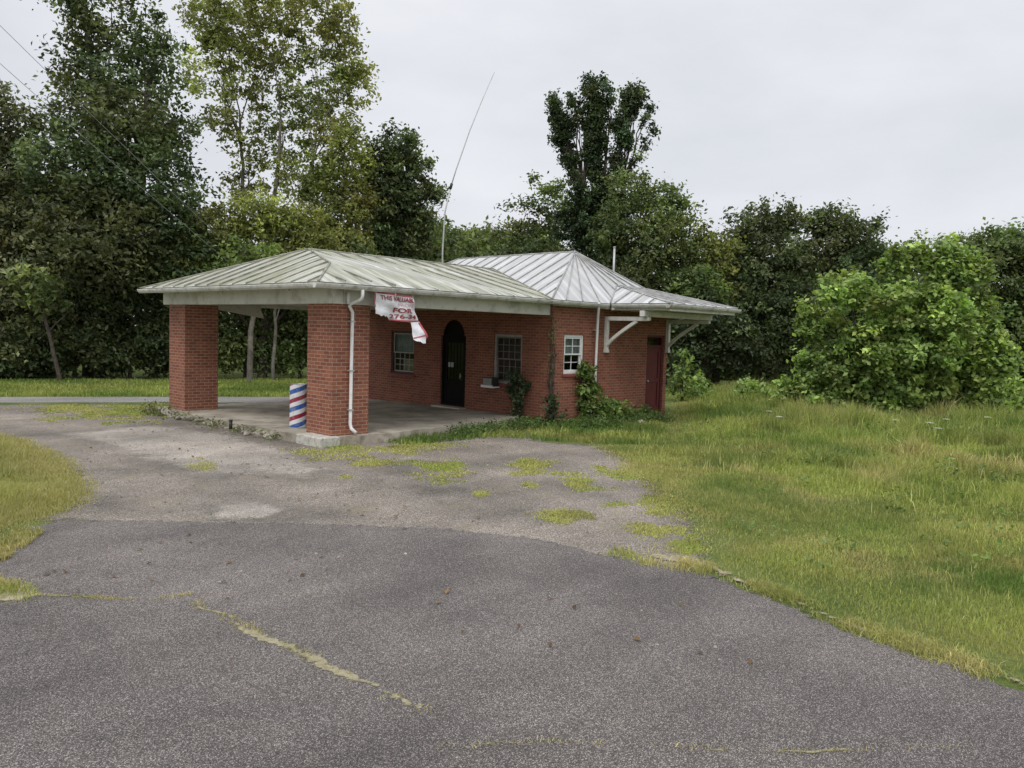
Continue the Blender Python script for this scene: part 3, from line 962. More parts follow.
# ---- windows
def rect_frame(mb, c0, c1, z0, z1, axis, pos, th, dep):
    """frame of width th around a rectangle; axis 'x' runs along X at Y=pos, 'y' along Y at X=pos"""
    def bx(a0, a1, b0, b1):
        if axis == 'x': mb.box(a0, a1, pos, pos + dep, b0, b1)
        else: mb.box(pos, pos + dep, a0, a1, b0, b1)
    bx(c0, c0 + th, z0, z1)
    bx(c1 - th, c1, z0, z1)
    bx(c0 + th, c1 - th, z1 - th, z1)
    bx(c0 + th, c1 - th, z0, z0 + th)
def window(op, axis, pos, frame_m, sash_m, grid, backing, label=None, sill=True, blind=None):
    c0, c1, z0, z1 = op
    mb = MB()
    rect_frame(mb, c0 + 0.004, c1 - 0.004, z0 + 0.004, z1 - 0.004, axis, pos + 0.035, 0.06, 0.1)
    w = mb.build('window', frame_m, STN, bevel=0.004)
    if label: w['label'] = label
    a0, a1, b0, b1 = c0 + 0.066, c1 - 0.066, z0 + 0.066, z1 - 0.066
    mid = (b0 + b1) / 2
    for k, (lo, hi, off) in enumerate(((mid - 0.02, b1, 0.05), (b0, mid + 0.02, 0.085))):
        mb = MB()
        rect_frame(mb, a0, a1, lo, hi, axis, pos + off, 0.04, 0.03)
        nx, nz = grid[k]
        for i in range(1, nx):
            c = a0 + 0.04 + (a1 - a0 - 0.08) * i / nx
            if axis == 'x': mb.box(c - 0.01, c + 0.01, pos + off + 0.004, pos + off + 0.026, lo + 0.04, hi - 0.04)
            else: mb.box(pos + off + 0.004, pos + off + 0.026, c - 0.01, c + 0.01, lo + 0.04, hi - 0.04)
        for j in range(1, nz):
            c = lo + 0.04 + (hi - lo - 0.08) * j / nz
            if axis == 'x': mb.box(a0 + 0.04, a1 - 0.04, pos + off + 0.006, pos + off + 0.024, c - 0.01, c + 0.01)
            else: mb.box(pos + off + 0.006, pos + off + 0.024, a0 + 0.04, a1 - 0.04, c - 0.01, c + 0.01)
        mb.build('sash', sash_m, w)
        mb = MB()
        p = pos + off + 0.013
        if axis == 'x': mb.box(a0 + 0.038, a1 - 0.038, p, p + 0.004, lo + 0.038, hi - 0.038)
        else: mb.box(p, p + 0.004, a0 + 0.038, a1 - 0.038, lo + 0.038, hi - 0.038)
        mb.build('pane', M['glass'], w)
    if backing:
        for (f0, f1, g0, g1, mt_) in backing:
            mb = MB()
            u0, u1 = a0 + (a1 - a0) * f0, a0 + (a1 - a0) * f1
            q0, q1 = b0 + (b1 - b0) * g0, b0 + (b1 - b0) * g1
            n = 14
            for i in range(n):                                   # gathered cloth
                s0, s1 = u0 + (u1 - u0) * i / n, u0 + (u1 - u0) * (i + 1) / n
                w0, w1 = 0.02 * (i % 2), 0.02 * ((i + 1) % 2)
                p = pos + 0.135
                if axis == 'x': mb.face([(s0, p + w0, q0), (s1, p + w1, q0), (s1, p + w1, q1), (s0, p + w0, q1)])
                else: mb.face([(p + w0, s0, q0), (p + w1, s1, q0), (p + w1, s1, q1), (p + w0, s0, q1)])
            mb.build('curtain_or_light', mt_, w)
    if sill:
        mb = MB()
        if axis == 'x': mb.box(c0 - 0.06, c1 + 0.06, pos - 0.05, pos + 0.03, z0 - 0.075, z0 - 0.002)
        else: mb.box(pos - 0.05, pos + 0.03, c0 - 0.06, c1 + 0.06, z0 - 0.075, z0 - 0.002)
        mb.build('sill', M['sill'], w, bevel=0.005)
    return w
M['sky_reflection'] = mat_plain('sky_reflection', (0.30, 0.31, 0.325), 0.9, 0.4, 3.0)  # grey sheet stands in for sky reflected in the upper panes
M['old_sash'] = mat_plain('old_sash', (0.15, 0.13, 0.115), 0.6, 0.2, 6.0)
M['brown_cloth'] = mat_plain('brown_cloth', (0.10, 0.082, 0.072), 0.9, 0.5, 5.0)
M['opposite_window_light'] = mat_plain('opposite_window_light', (0.42, 0.38, 0.27), 0.9, 0.3, 6.0)  # pale sheet paints in light coming through from the opposite window
M['worn_frame'] = mat_plain('worn_frame', (0.30, 0.28, 0.255), 0.6, 0.2, 6.0)
window(WIN_A, 'y', LX, M['dark_frame'], M['worn_frame'], ((1, 1), (4, 3)), [(0, 1, 0.52, 1, M['sky_reflection']), (0.0, 0.62, 0, 0.33, M['opposite_window_light'])], 'window with sky reflection painted on a sheet behind its upper sash, below the banner')
window(WIN_B, 'y', LX, M['worn_frame'], M['old_sash'], ((4, 3), (4, 3)), [(0, 1, 0, 1, M['brown_cloth'])], 'barred window with grey curtains and a leafy stem in front')
window(SMALL, 'x', FY, M['white_clean'], M['white_clean'], ((2, 2), (2, 2)), [(0, 1, 0.5, 1, M['sky_reflection'])], 'small white window with four panes in each sash')
# lintel course over the small window
# ---- front door with an arched fanlight
mb = MB()
y0, y1, z0, z1 = DOOR
rect_frame(mb, y0 + 0.003, y1 - 0.003, z0 + 0.003, z1 - 0.003, 'y', LX + 0.05, 0.07, 0.1)
mb.box(LX + 0.05, LX + 0.15, y0 + 0.073, y1 - 0.073, 2.16, 2.25)
dr_o = mb.build('front_door', M['dark_wood'], STN, bevel=0.004)
dr_o['label'] = 'dark front door with a tall glass panel under an arched fanlight'
mb = MB()
rect_frame(mb, y0 + 0.076, y1 - 0.076, z0 + 0.02, 2.155, 'y', LX + 0.085, 0.12, 0.045)
mb.box(LX + 0.09, LX + 0.125, y0 + 0.2, y1 - 0.2, z0 + 0.145, z0 + 0.75)
for k in range(1, 5):
    c = y0 + 0.2 + (y1 - y0 - 0.4) * k / 5
    mb.box(LX + 0.095, LX + 0.115, c - 0.009, c + 0.009, z0 + 0.755, 2.03)
mb.build('door_leaf', M['dark_wood'], dr_o, bevel=0.003)
mb = MB()
mb.box(LX + 0.104, LX + 0.108, y0 + 0.19, y1 - 0.19, z0 + 0.74, 2.04)
mb.build('pane', M['glass'], dr_o)
mb = MB()
n = 12                                                       # spandrel that turns the square opening into an arch
cy, rad = (y0 + y1) / 2, (y1 - y0) / 2 - 0.073
zc = z1 - 0.075 - rad
for k in range(n):
    a, b_ = math.pi * k / n, math.pi * (k + 1) / n
    pa, pb = (cy + rad * math.cos(a), max(2.27, zc + rad * math.sin(a))), (cy + rad * math.cos(b_), max(2.27, zc + rad * math.sin(b_)))
    X = LX + 0.004
    mb.hexa([(X, pb[0], pb[1]), (X, pa[0], pa[1]), (X + 0.044, pa[0], pa[1]), (X + 0.044, pb[0], pb[1]),
             (X, pb[0], z1 - 0.004), (X, pa[0], z1 - 0.004), (X + 0.044, pa[0], z1 - 0.004), (X + 0.044, pb[0], z1 - 0.004)])
for (a, b_) in ((y0 + 0.004, y0 + 0.073), (y1 - 0.073, y1 - 0.004)):
    mb.box(LX + 0.004, LX + 0.048, a, b_, zc, z1 - 0.004)
mb.build('brick_arch', M['brick_wall'], dr_o)
mb = MB()
mb.box(LX + 0.1, LX + 0.104, y0 + 0.07, y1 - 0.07, 2.25, z1 - 0.07)
mb.build('fanlight_blackout', M['dark_wood'], dr_o)  # dark board added to keep the arch black against the lit ceiling
mb = MB()
mb.tube([(LX + 0.06, y0 + 0.25, 1.08), (LX + 0.02, y0 + 0.25, 1.08)], 0.02, 10)
mb.tube([(LX + 0.03, y0 + 0.25, 1.0), (LX + 0.03, y0 + 0.25, 1.16)], 0.012, 8)
mb.build('handle', M['steel'], dr_o)
mb = MB()
mb.box(LX - 0.28, LX - 0.003, y0 - 0.08, y1 + 0.08, 0.05, 0.195)
mb.build('doorstep', M['pale_concrete'], STN, bevel=0.01)
mb = MB()
mb.box(LX + 0.108, LX + 0.1125, y0 + 0.62, y0 + 0.86, 1.32, 1.46)
mb.build('paper_notice', M['vinyl'], dr_o)
# ---- side door (red) with a dark transom
x0, x1, z0, z1 = SIDE
mb = MB()
rect_frame(mb, x0 + 0.003, x1 - 0.003, z0 + 0.003, z1 - 0.003, 'x', FY + 0.05, 0.06, 0.1)
mb.box(x0 + 0.063, x1 - 0.063, FY + 0.05, FY + 0.15, 2.06, 2.12)
sd = mb.build('side_door', M['red_door'], STN, bevel=0.004)
sd['label'] = 'dull red side door under the bracketed eave'
mb = MB()
mb.box(x0 + 0.066, x1 - 0.066, FY + 0.1, FY + 0.14, z0 + 0.066, 2.055)
rect_frame(mb, x0 + 0.07, x1 - 0.07, z0 + 0.07, 2.05, 'x', FY + 0.075, 0.11, 0.024)
mb.box(x0 + 0.181, x1 - 0.181, FY + 0.077, FY + 0.099, 1.0, 1.12)
mb.build('door_leaf', M['red_door'], sd, bevel=0.004)
mb = MB()
mb.box(x0 + 0.066, x1 - 0.066, FY + 0.1, FY + 0.104, 2.122, z1 - 0.064)
mb.build('transom_pane', M['glass'], sd)
mb = MB()
mb.tube([(x0 + 0.14, FY + 0.08, 1.05), (x0 + 0.14, FY + 0.0, 1.05)], 0.025, 10)
mb.build('handle', M['steel'], sd)
mb = MB()
mb.box(x0 - 0.1, x1 + 0.1, FY - 0.07, FY - 0.003, -0.05, 0.075)
mb.build('door_sill', M['sill'], STN, bevel=0.006)
# pale mortar strip where the canopy beam meets the brick corner: small bolts on the end beam
for y in (1.6, 4.6, 7.0):
    mb = MB()
    mb.tube([(-0.03, y, 3.13), (-0.07, y, 3.13)], 0.035, 8)
    mb.build('beam_bolt', M['white'], STN)

# ------------------------------------------------------------------ loose things round the building
# broken chunks along the kerb
rr_ = random.Random(3)
def rock_bm(s, seed):
    r_ = random.Random(seed)
    bm = bmesh.new()
    bmesh.ops.create_icosphere(bm, subdivisions=2, radius=1)
    nx = [Vector((r_.uniform(-1, 1), r_.uniform(-1, 1), r_.uniform(-1, 1))).normalized() for _ in range(9)]
    cut = [r_.uniform(0.45, 0.85) for _ in nx]
    for v in bm.verts:
        for n, c in zip(nx, cut):
            d = v.co.dot(n)
            if d > c: v.co -= n * (d - c)
        v.co = Vector((v.co.x * s[0], v.co.y * s[1], v.co.z * s[2]))
    return bm
chunk_me = []
for k in range(5):
    bm = rock_bm((0.14, 0.11, 0.075), k)
    me = bpy.data.meshes.new('concrete_chunk')
    bm.to_mesh(me)
    bm.free()
    me.materials.append(M['rubble'])
    chunk_me.append(me)
def chunk(x, y, z, s, label, group):
    o = bpy.data.objects.new('concrete_chunk', rr_.choice(chunk_me))
    COL.objects.link(o)
    o.location = (x, y, z)
    o.scale = (s, s, s * 0.9)
    o.rotation_euler = (rr_.uniform(-.3, .3), rr_.uniform(-.3, .3), rr_.uniform(0, 6))
    return tag(o, label, 'rubble', group)
for k in range(46):
    y = 1.2 + 5.6 * rr_.random()
    chunk(-0.33 - abs(rr_.gauss(0, 0.12)), y, rr_.uniform(0.0, 0.09), rr_.uniform(0.3, 1.0) ** 1.3 * 1.3, 'broken concrete chunk in the crumbled slab edge between the two piers', 'concrete chunks along the slab edge')
for (u, v, s, lab) in ((172, 416, 2.4, 'large rounded concrete lump at the foot of the left pier'), (486, 433, 0.9, 'pale concrete chunk on the slab corner left of the weeds'), (640, 424, 1.2, 'concrete chunk below the red side door')):
    p = gp(u, v)
    o = chunk(p[0], p[1], 0.05, s, lab, None)

# barber-striped drum
bp = gp(296, 429, 0.16)
BX, BYY = bp[0] + 0.12, bp[1] + 0.12
pole = empty('barber_pole', (BX, BYY, sz(BYY)))
tag(pole, 'stubby barber pole drum striped red, white and blue beside the near pier', 'barber pole')
def lathe(prof, n=40):
    mb = MB()
    for (p, q) in zip(prof[:-1], prof[1:]):
        for k in range(n):
            a, b_ = 2 * math.pi * k / n, 2 * math.pi * (k + 1) / n
            mb.face([(p[0] * math.cos(a), p[0] * math.sin(a), p[1]), (p[0] * math.cos(b_), p[0] * math.sin(b_), p[1]), (q[0] * math.cos(b_), q[0] * math.sin(b_), q[1]), (q[0] * math.cos(a), q[0] * math.sin(a), q[1])], smooth=False)
    return mb
def local_build(mb, name, mt_, parent):
    o = mb.build(name, mt_, parent)
    o.location = (0, 0, 0)
    return o
local_build(lathe([(0.173, 0.02), (0.18, 0.03), (0.18, 0.95), (0.173, 0.955)]), 'drum', M['barber'], pole)
local_build(lathe([(0.0, 0.94), (0.163, 0.94), (0.171, 0.96), (0.178, 0.96), (0.178, 0.954)]), 'rim', M['steel'], pole)
local_build(lathe([(0.0, 0.0), (0.175, 0.0), (0.175, 0.022), (0.0, 0.022)]), 'base', M['steel'], pole)

# dark stool half hidden behind the near pier
st = empty('metal_stool', (1.75, 2.75, sz(2.75)))
tag(st, 'dark rusty stool mostly hidden behind the near brick pier', 'stool')
M['rust'] = mat_plain('rusty_paint', (0.055, 0.025, 0.02), 0.7, 0.4)
mb = lathe([(0, 0.82), (0.2, 0.82), (0.21, 0.84), (0.21, 0.88), (0.0, 0.9)], 20)
local_build(mb, 'seat', M['rust'], st)
for (sx_, sy_) in ((1, 1), (1, -1), (-1, 1), (-1, -1)):
    mb = MB()
    mb.tube([(sx_ * 0.12, sy_ * 0.12, 0.83), (sx_ * 0.19, sy_ * 0.19, 0.0)], 0.016, 8)
    local_build(mb, 'leg', M['dark_metal'], st)
mb = MB()
for z in (0.35,):
    r = 0.165
    mb.tube([(r, r, z), (-r, r, z), (-r, -r, z), (r, -r, z), (r, r, z)], 0.011, 6)
local_build(mb, 'footrest', M['dark_metal'], st)

# capped pipe stub on the slab
p = gp(224, 431, 0.13)
p = np.array([p[0] + 0.15, p[1], sz(p[1])])
mb = MB()
mb.tube([(p[0], p[1], p[2]), (p[0], p[1], p[2] + 0.17)], 0.035, 12)
mb.tube([(p[0], p[1], p[2] + 0.17), (p[0], p[1], p[2] + 0.2)], 0.043, 12)
tag(mb.build('pipe_stub', M['dark_metal']), 'short black capped pipe standing on the slab by the left pier', 'pipe')

# window unit
mb = MB()
mb.box(LX - 0.3, LX - 0.055, 1.72, 2.1, 0.9, 1.14)
ac = empty('air_conditioner', (LX - 0.2, 1.9, 0.9))
tag(ac, 'small dark window unit jutting from the corner of the right front window', 'air conditioner')
mb.build('housing', M['dark_metal'], ac, bevel=0.012)
mb = MB()
mb.box(LX - 0.33, LX - 0.055, 1.68, 2.14, 0.86, 0.895)
mb.box(LX - 0.33, LX - 0.305, 1.68, 2.14, 0.9, 0.925)
mb.build('tray', M['white_clean'], ac)
mb = MB()
for k in range(6): mb.box(LX - 0.312, LX - 0.302, 1.75, 2.07, 0.94 + k * 0.03, 0.955 + k * 0.03)
mb.build('grille', M['steel'], ac)

# ---- torn sale banner
ban = empty('sale_banner', tuple(on_y(390, 305, -0.4)))
tag(ban, 'torn white and red sale banner hanging from the canopy beam', 'banner')
def bpt(u, v, out=0.0):
    p = on_y(u, v, -0.40)
    return (p[0], p[1] - out, p[2])
def bplate(mb, pts, th, mi=0, out=0.0, curl=None):
    poly = [Vector(bpt(u, v, out + (curl(u, v) if curl else 0))) for (u, v) in pts]
    mb.plate(poly, (0, -1, 0), th, mi)
body = [(375.2, 290.8), (384, 292.2), (394, 293.8), (404, 295.4), (412.9, 296.9), (414.0, 305), (414.9, 310), (417, 316.5), (418.2, 321.6), (410.3, 322.3), (400, 321.4), (390.5, 320.4), (389, 318), (387.0, 316), (386.2, 317), (384, 315.2), (381.5, 316.2), (379.5, 314.4), (376.6, 313.6), (376.3, 305), (375.7, 298)]
mb = MB()
bplate(mb, body, 0.004)
mb.build('sheet', M['vinyl'], ban)
mb = MB()
bplate(mb, [(410.3, 322.5), (418.2, 321.8), (420.5, 329), (423.4, 336.8), (421.2, 338.4), (419.9, 343), (416.5, 343.2), (414.6, 341.4), (411.5, 341), (409.6, 339.6), (410.2, 333)], 0.004, 0, 0.004, lambda u, v: max(0, (v - 322)) * 0.006 + (u - 410) * 0.004)
tag(mb.build('torn_flap', M['vinyl'], ban), 'torn corner folded down from the banner')
mb = MB()
bplate(mb, [(375.2, 290.8), (412.9, 296.9), (413.0, 298.3), (375.3, 292.5)], 0.003, 0, 0.004)
bplate(mb, [(375.3, 292.6), (376.7, 292.8), (377.4, 307), (376.5, 307.2)], 0.003, 0, 0.004)
bplate(mb, [(390.5, 320.4), (390.2, 319.3), (411, 320.6), (418.0, 320.4), (418.2, 321.6), (410.3, 322.3)], 0.003, 0, 0.004)
bplate(mb, [(416.8, 323), (418.2, 321.9), (420.5, 329), (423.4, 336.8), (421.4, 338.2), (418.8, 330)], 0.003, 0, 0.01, lambda u, v: max(0, (v - 322)) * 0.006 + (u - 410) * 0.004)
bplate(mb, [(410.0, 337.4), (420.5, 334.6), (420.9, 335.6), (409.8, 338.8)], 0.003, 0, 0.01, lambda u, v: max(0, (v - 322)) * 0.006 + (u - 410) * 0.004)
mb.build('border', M['banner_red'], ban)
def sag(x, z):
    return 0.030 * math.sin(5.1 * x + 2.3 * z) + 0.022 * math.sin(11.0 * x - 6.0 * z + 1.0) + 0.012 * math.sin(23.0 * z + 9.0 * x)
def crumple(o, fine=True):
    me = o.data
    off = Vector(ban.location) if not fine else Vector((0, 0, 0))
    bm = bmesh.new()
    bm.from_mesh(me)
    if fine:
        bmesh.ops.triangulate(bm, faces=bm.faces)
        for _ in range(4):
            es = [e for e in bm.edges if e.calc_length() > 0.07]
            if not es: break
            bmesh.ops.subdivide_edges(bm, edges=es, cuts=1)
            bmesh.ops.triangulate(bm, faces=[f for f in bm.faces if len(f.verts) > 3])
    for v in bm.verts: v.co.y -= sag(v.co.x, v.co.z)
    bm.to_mesh(me)
    bm.free()
    me.update()
for ch in list(ban.children): crumple(ch)
for (u, v) in ((376.5, 292.0), (394, 294.6), (412.0, 297.6)):
    mb = MB()
    p = bpt(u, v, 0.008)
    y_ = p[1] - sag(p[0], p[2])
    mb.tube([(p[0], y_ - 0.006, p[2]), (p[0], y_ + 0.004, p[2])], 0.016, 10)
    g = mb.build('grommet', M['steel'], ban)
    mb = MB()
    mb.tube([(p[0], y_, p[2]), (p[0] + 0.01, (y_ - 0.42) / 2, p[2] + 0.05), (p[0] - 0.01, -0.43, 3.16)], 0.005, 5)
    mb.build('tie_cord', M['white'], ban)
def lettering(txt, p0, p1, h_px, mt_, bold=0.0):
    """text from image-measured banner spots p0 -> p1 along the sheet"""
    cu = bpy.data.curves.new('lettering', 'FONT')
    cu.body = txt
    cu.extrude = 0.0015
    cu.offset = bold
    ob = bpy.data.objects.new('lettering_tmp', cu)
    COL.objects.link(ob)
    bpy.context.view_layer.update()
    me = bpy.data.meshes.new_from_object(ob.evaluated_get(bpy.context.evaluated_depsgraph_get()))
    bpy.data.objects.remove(ob)
    co = np.zeros(len(me.vertices) * 3)
    me.vertices.foreach_get('co', co)
    co = co.reshape(-1, 3)
    a, b_ = np.array(bpt(*p0, 0.014)), np.array(bpt(*p1, 0.014))
    up = np.array(bpt(p0[0], p0[1] - h_px, 0.014)) - a
    x = (co[:, 0] - co[:, 0].min()) / (co[:, 0].max() - co[:, 0].min())
    y = (co[:, 1] - co[:, 1].min()) / (co[:, 1].max() - co[:, 1].min())
    w = a[None] + x[:, None] * (b_ - a)[None] + y[:, None] * up[None] + np.array([0, -1, 0])[None] * co[:, 2:3]
    w[:, 1] -= np.array([sag(q[0], q[2]) for q in w])
    me.vertices.foreach_set('co', w.ravel())
    me.materials.clear()
    me.materials.append(mt_)
    me.update()
    return link_mesh('lettering', me, ban)
lettering('THIS VALUABL', (381.3, 299.4), (412.6, 303.2), 4.6, M['letter_red'], 0.02)
lettering('PROPE', (398, 306.3), (413.0, 307.6), 3.2, M['letter_faded'])
lettering('FOR', (393.5, 312.4), (410.8, 313.6), 4.8, M['letter_red'], 0.025)
lettering('276-34', (389.6, 318.3), (415.6, 319.4), 4.4, M['letter_red'], 0.02)
lettering('3', (413.5, 330.5), (416.2, 330.9), 3.6, M['letter_red'], 0.02)

# ---- whip antenna on the roof
an_pts = [at(442.3, 268, 26.0), at(442.6, 250, 26.0), at(445, 212, 26.0), at(450.5, 188, 26.0), at(456, 170, 26.0), at(470, 130, 26.2), at(483, 98, 26.4), at(494.5, 72, 26.6)]
ant = empty('whip_antenna', tuple(an_pts[0]))
tag(ant, 'tall thin whip antenna leaning over the roof ridge', 'antenna')
an_pts[0][2] = 4.1
mb = MB()
mb.tube(an_pts[:4], [0.028, 0.026, 0.024, 0.022], 8)
mb.build('mast', M['steel'], ant)
mb = MB()
mb.tube(an_pts[3:], [0.019, 0.018, 0.016, 0.013, 0.009], 8)
mb.build('whip', M['steel'], ant)
mb = MB()
mb.tube([an_pts[3] - (an_pts[4] - an_pts[3]) * 0.05, an_pts[3] + (an_pts[4] - an_pts[3]) * 0.25], 0.045, 8)
mb.build('loading_coil', M['dark_metal'], ant)
mb = MB()
mb.box(an_pts[0][0] - 0.1, an_pts[0][0] + 0.1, an_pts[0][1] - 0.1, an_pts[0][1] + 0.1, 4.0, 4.3)
mb.build('mount', M['steel'], ant)

# ---- overhead wires
def wire(a, b_, sag, r, label):
    mb = MB()
    a, b_ = Vector(a), Vector(b_)
    pts = []
    for k in range(25):
        t = k / 24
        p = a.lerp(b_, t)
        p.z -= sag * 4 * t * (1 - t)
        pts.append(p)
    mb.tube(pts, r, 5)
    return tag(mb.build('overhead_wire', M['cable']), label, 'wire', 'overhead wires')
wire(at(-260, -170, 22), at(330, 345, 44), 0.25, 0.008, 'lower overhead wire dropping steeply across the dark trees')
wire(at(-260, -232, 22), at(330, 338, 46), 0.25, 0.008, 'upper overhead wire crossing the open sky in the top corner')

# ------------------------------------------------------------------ foliage
def leaves(name, cen, nor, size, col, aspect=0.55, mats=None, parent=None, loc=None):
    n = len(cen)
    nor = nor / np.maximum(np.linalg.norm(nor, axis=1, keepdims=True), 1e-6)
    r = RNG.normal(size=(n, 3))
    a = np.cross(nor, r)
    a /= np.maximum(np.linalg.norm(a, axis=1, keepdims=True), 1e-6)
    b_ = np.cross(nor, a)
    s = size[:, None]
    fold = nor * s * 0.18
    v = np.empty((n, 4, 3), np.float32)
    v[:, 0] = cen - a * s
    v[:, 1] = cen - b_ * s * aspect + fold
    v[:, 2] = cen + a * s
    v[:, 3] = cen + b_ * s * aspect + fold
    base = np.arange(n, dtype=np.int32)[:, None] * 4
    loops = (base + np.array([0, 1, 2, 0, 2, 3], np.int32)[None]).ravel()
    me = fast_mesh(name, v.reshape(-1, 3), loops, np.full(2 * n, 3), np.repeat(col, 4, axis=0), mats or [M['leaf']])
    return link_mesh(name, me, parent, loc)

def crown_points(blobs, cl_r, per, dens, pal, size, spread=0.30, yvar=0.35, up=0.6):
    """blobs: (centre xyz, rx, ry(depth), rz, density factor[, tint]); returns leaf arrays"""
    C_, N_, S_, K_ = [], [], [], []
    tips = []
    for bl in blobs:
        c, rx, ry, rz, df = bl[:5]
        tint = np.array(bl[5]) if len(bl) > 5 else np.array([1.0, 1.0, 1.0])
        area = 4 * math.pi * ((rx * ry) ** 1.6 / 3 + (rx * rz) ** 1.6 / 3 + (ry * rz) ** 1.6 / 3) ** (1 / 1.6)
        k = max(5, int(2.3 * dens * df * area / (cl_r * cl_r * 3.1)))
        d = RNG.normal(size=(k, 3))
        d /= np.linalg.norm(d, axis=1, keepdims=True)
        rad = np.where(RNG.random(k) < 0.72, RNG.uniform(0.78, 1.06, k), RNG.uniform(0.25, 0.8, k))[:, None]
        lump = RNG.normal(size=(9, 3))
        lump /= np.linalg.norm(lump, axis=1, keepdims=True)
        lf = np.exp(-(1 - (d @ lump.T)) * 7).max(axis=1)[:, None]
        rad = rad * (0.76 + 0.34 * lf) * np.where(RNG.random(k) < 0.05, 1.18, 1.0)[:, None]
        loc = d * rad
        ax = c + loc[:, :1] * rx * _R[None] + loc[:, 1:2] * ry * _F[None] + loc[:, 2:] * rz * _U[None]
        tips.append(ax)
        shade = np.exp(RNG.normal(0, spread, k))
        ymix = np.clip(RNG.normal(0.3, yvar, k), 0, 1)
        crad = cl_r * RNG.uniform(0.6, 1.35, k)
        m_ = per
        cen = np.repeat(ax, m_, axis=0)
        off = RNG.normal(size=(k * m_, 3)) * np.repeat(crad, m_)[:, None] * np.array([0.48, 0.48, 0.32]) + np.repeat(d, m_, axis=0) * RNG.normal(size=(k * m_, 1)) * np.repeat(crad, m_)[:, None] * 0.35
        cen = cen + off
        nrm = RNG.normal(size=(k * m_, 3)) * 0.75 + np.array([0, 0, up]) + np.repeat(d, m_, axis=0) * 0.5
        col = pal[0] * (1 - np.repeat(ymix, m_)[:, None]) + pal[1] * np.repeat(ymix, m_)[:, None]
        col = col * np.repeat(shade, m_)[:, None] * np.exp(RNG.normal(0, 0.16, k * m_))[:, None] * tint[None]
        C_.append(cen)
        N_.append(nrm)
        S_.append(size * RNG.uniform(0.65, 1.35, k * m_))
        K_.append(col)
    return np.concatenate(C_), np.concatenate(N_), np.concatenate(S_), np.concatenate(K_), tips

def wobble(a, b_, n, amp, rnd):
    a, b_ = Vector(a), Vector(b_)
    L = (b_ - a).length
    pts = [a]
    for k in range(1, n):
        t = k / n
        p = a.lerp(b_, t)
        p += Vector((rnd.uniform(-1, 1), rnd.uniform(-1, 1), rnd.uniform(-0.4, 0.6))) * amp * L * math.sin(math.pi * t)
        p.z += 0.06 * L * math.sin(math.pi * t)
        pts.append(p)
    pts.append(b_)
    return pts

LEAF_MANY, LEAF_SMALL = 1.5, 0.78
PAL = {
    'dark': (np.array([0.074, 0.102, 0.048]), np.array([0.132, 0.155, 0.064])),
    'ivy': (np.array([0.050, 0.076, 0.038]), np.array([0.090, 0.118, 0.052])),
    'mid': (np.array([0.100, 0.138, 0.054]), np.array([0.172, 0.198, 0.074])),
    'drab': (np.array([0.115, 0.132, 0.070]), np.array([0.19, 0.178, 0.098])),
    'olive': (np.array([0.165, 0.190, 0.060]), np.array([0.270, 0.280, 0.095])),
    'bright': (np.array([0.115, 0.180, 0.050]), np.array([0.20, 0.25, 0.075])),
    'sycamore': (np.array([0.215, 0.235, 0.085]), np.array([0.34, 0.345, 0.13])),
    'poplar': (np.array([0.080, 0.112, 0.052]), np.array([0.135, 0.162, 0.068])),
    'young': (np.array([0.185, 0.275, 0.082]), np.array([0.34, 0.41, 0.135])),
}
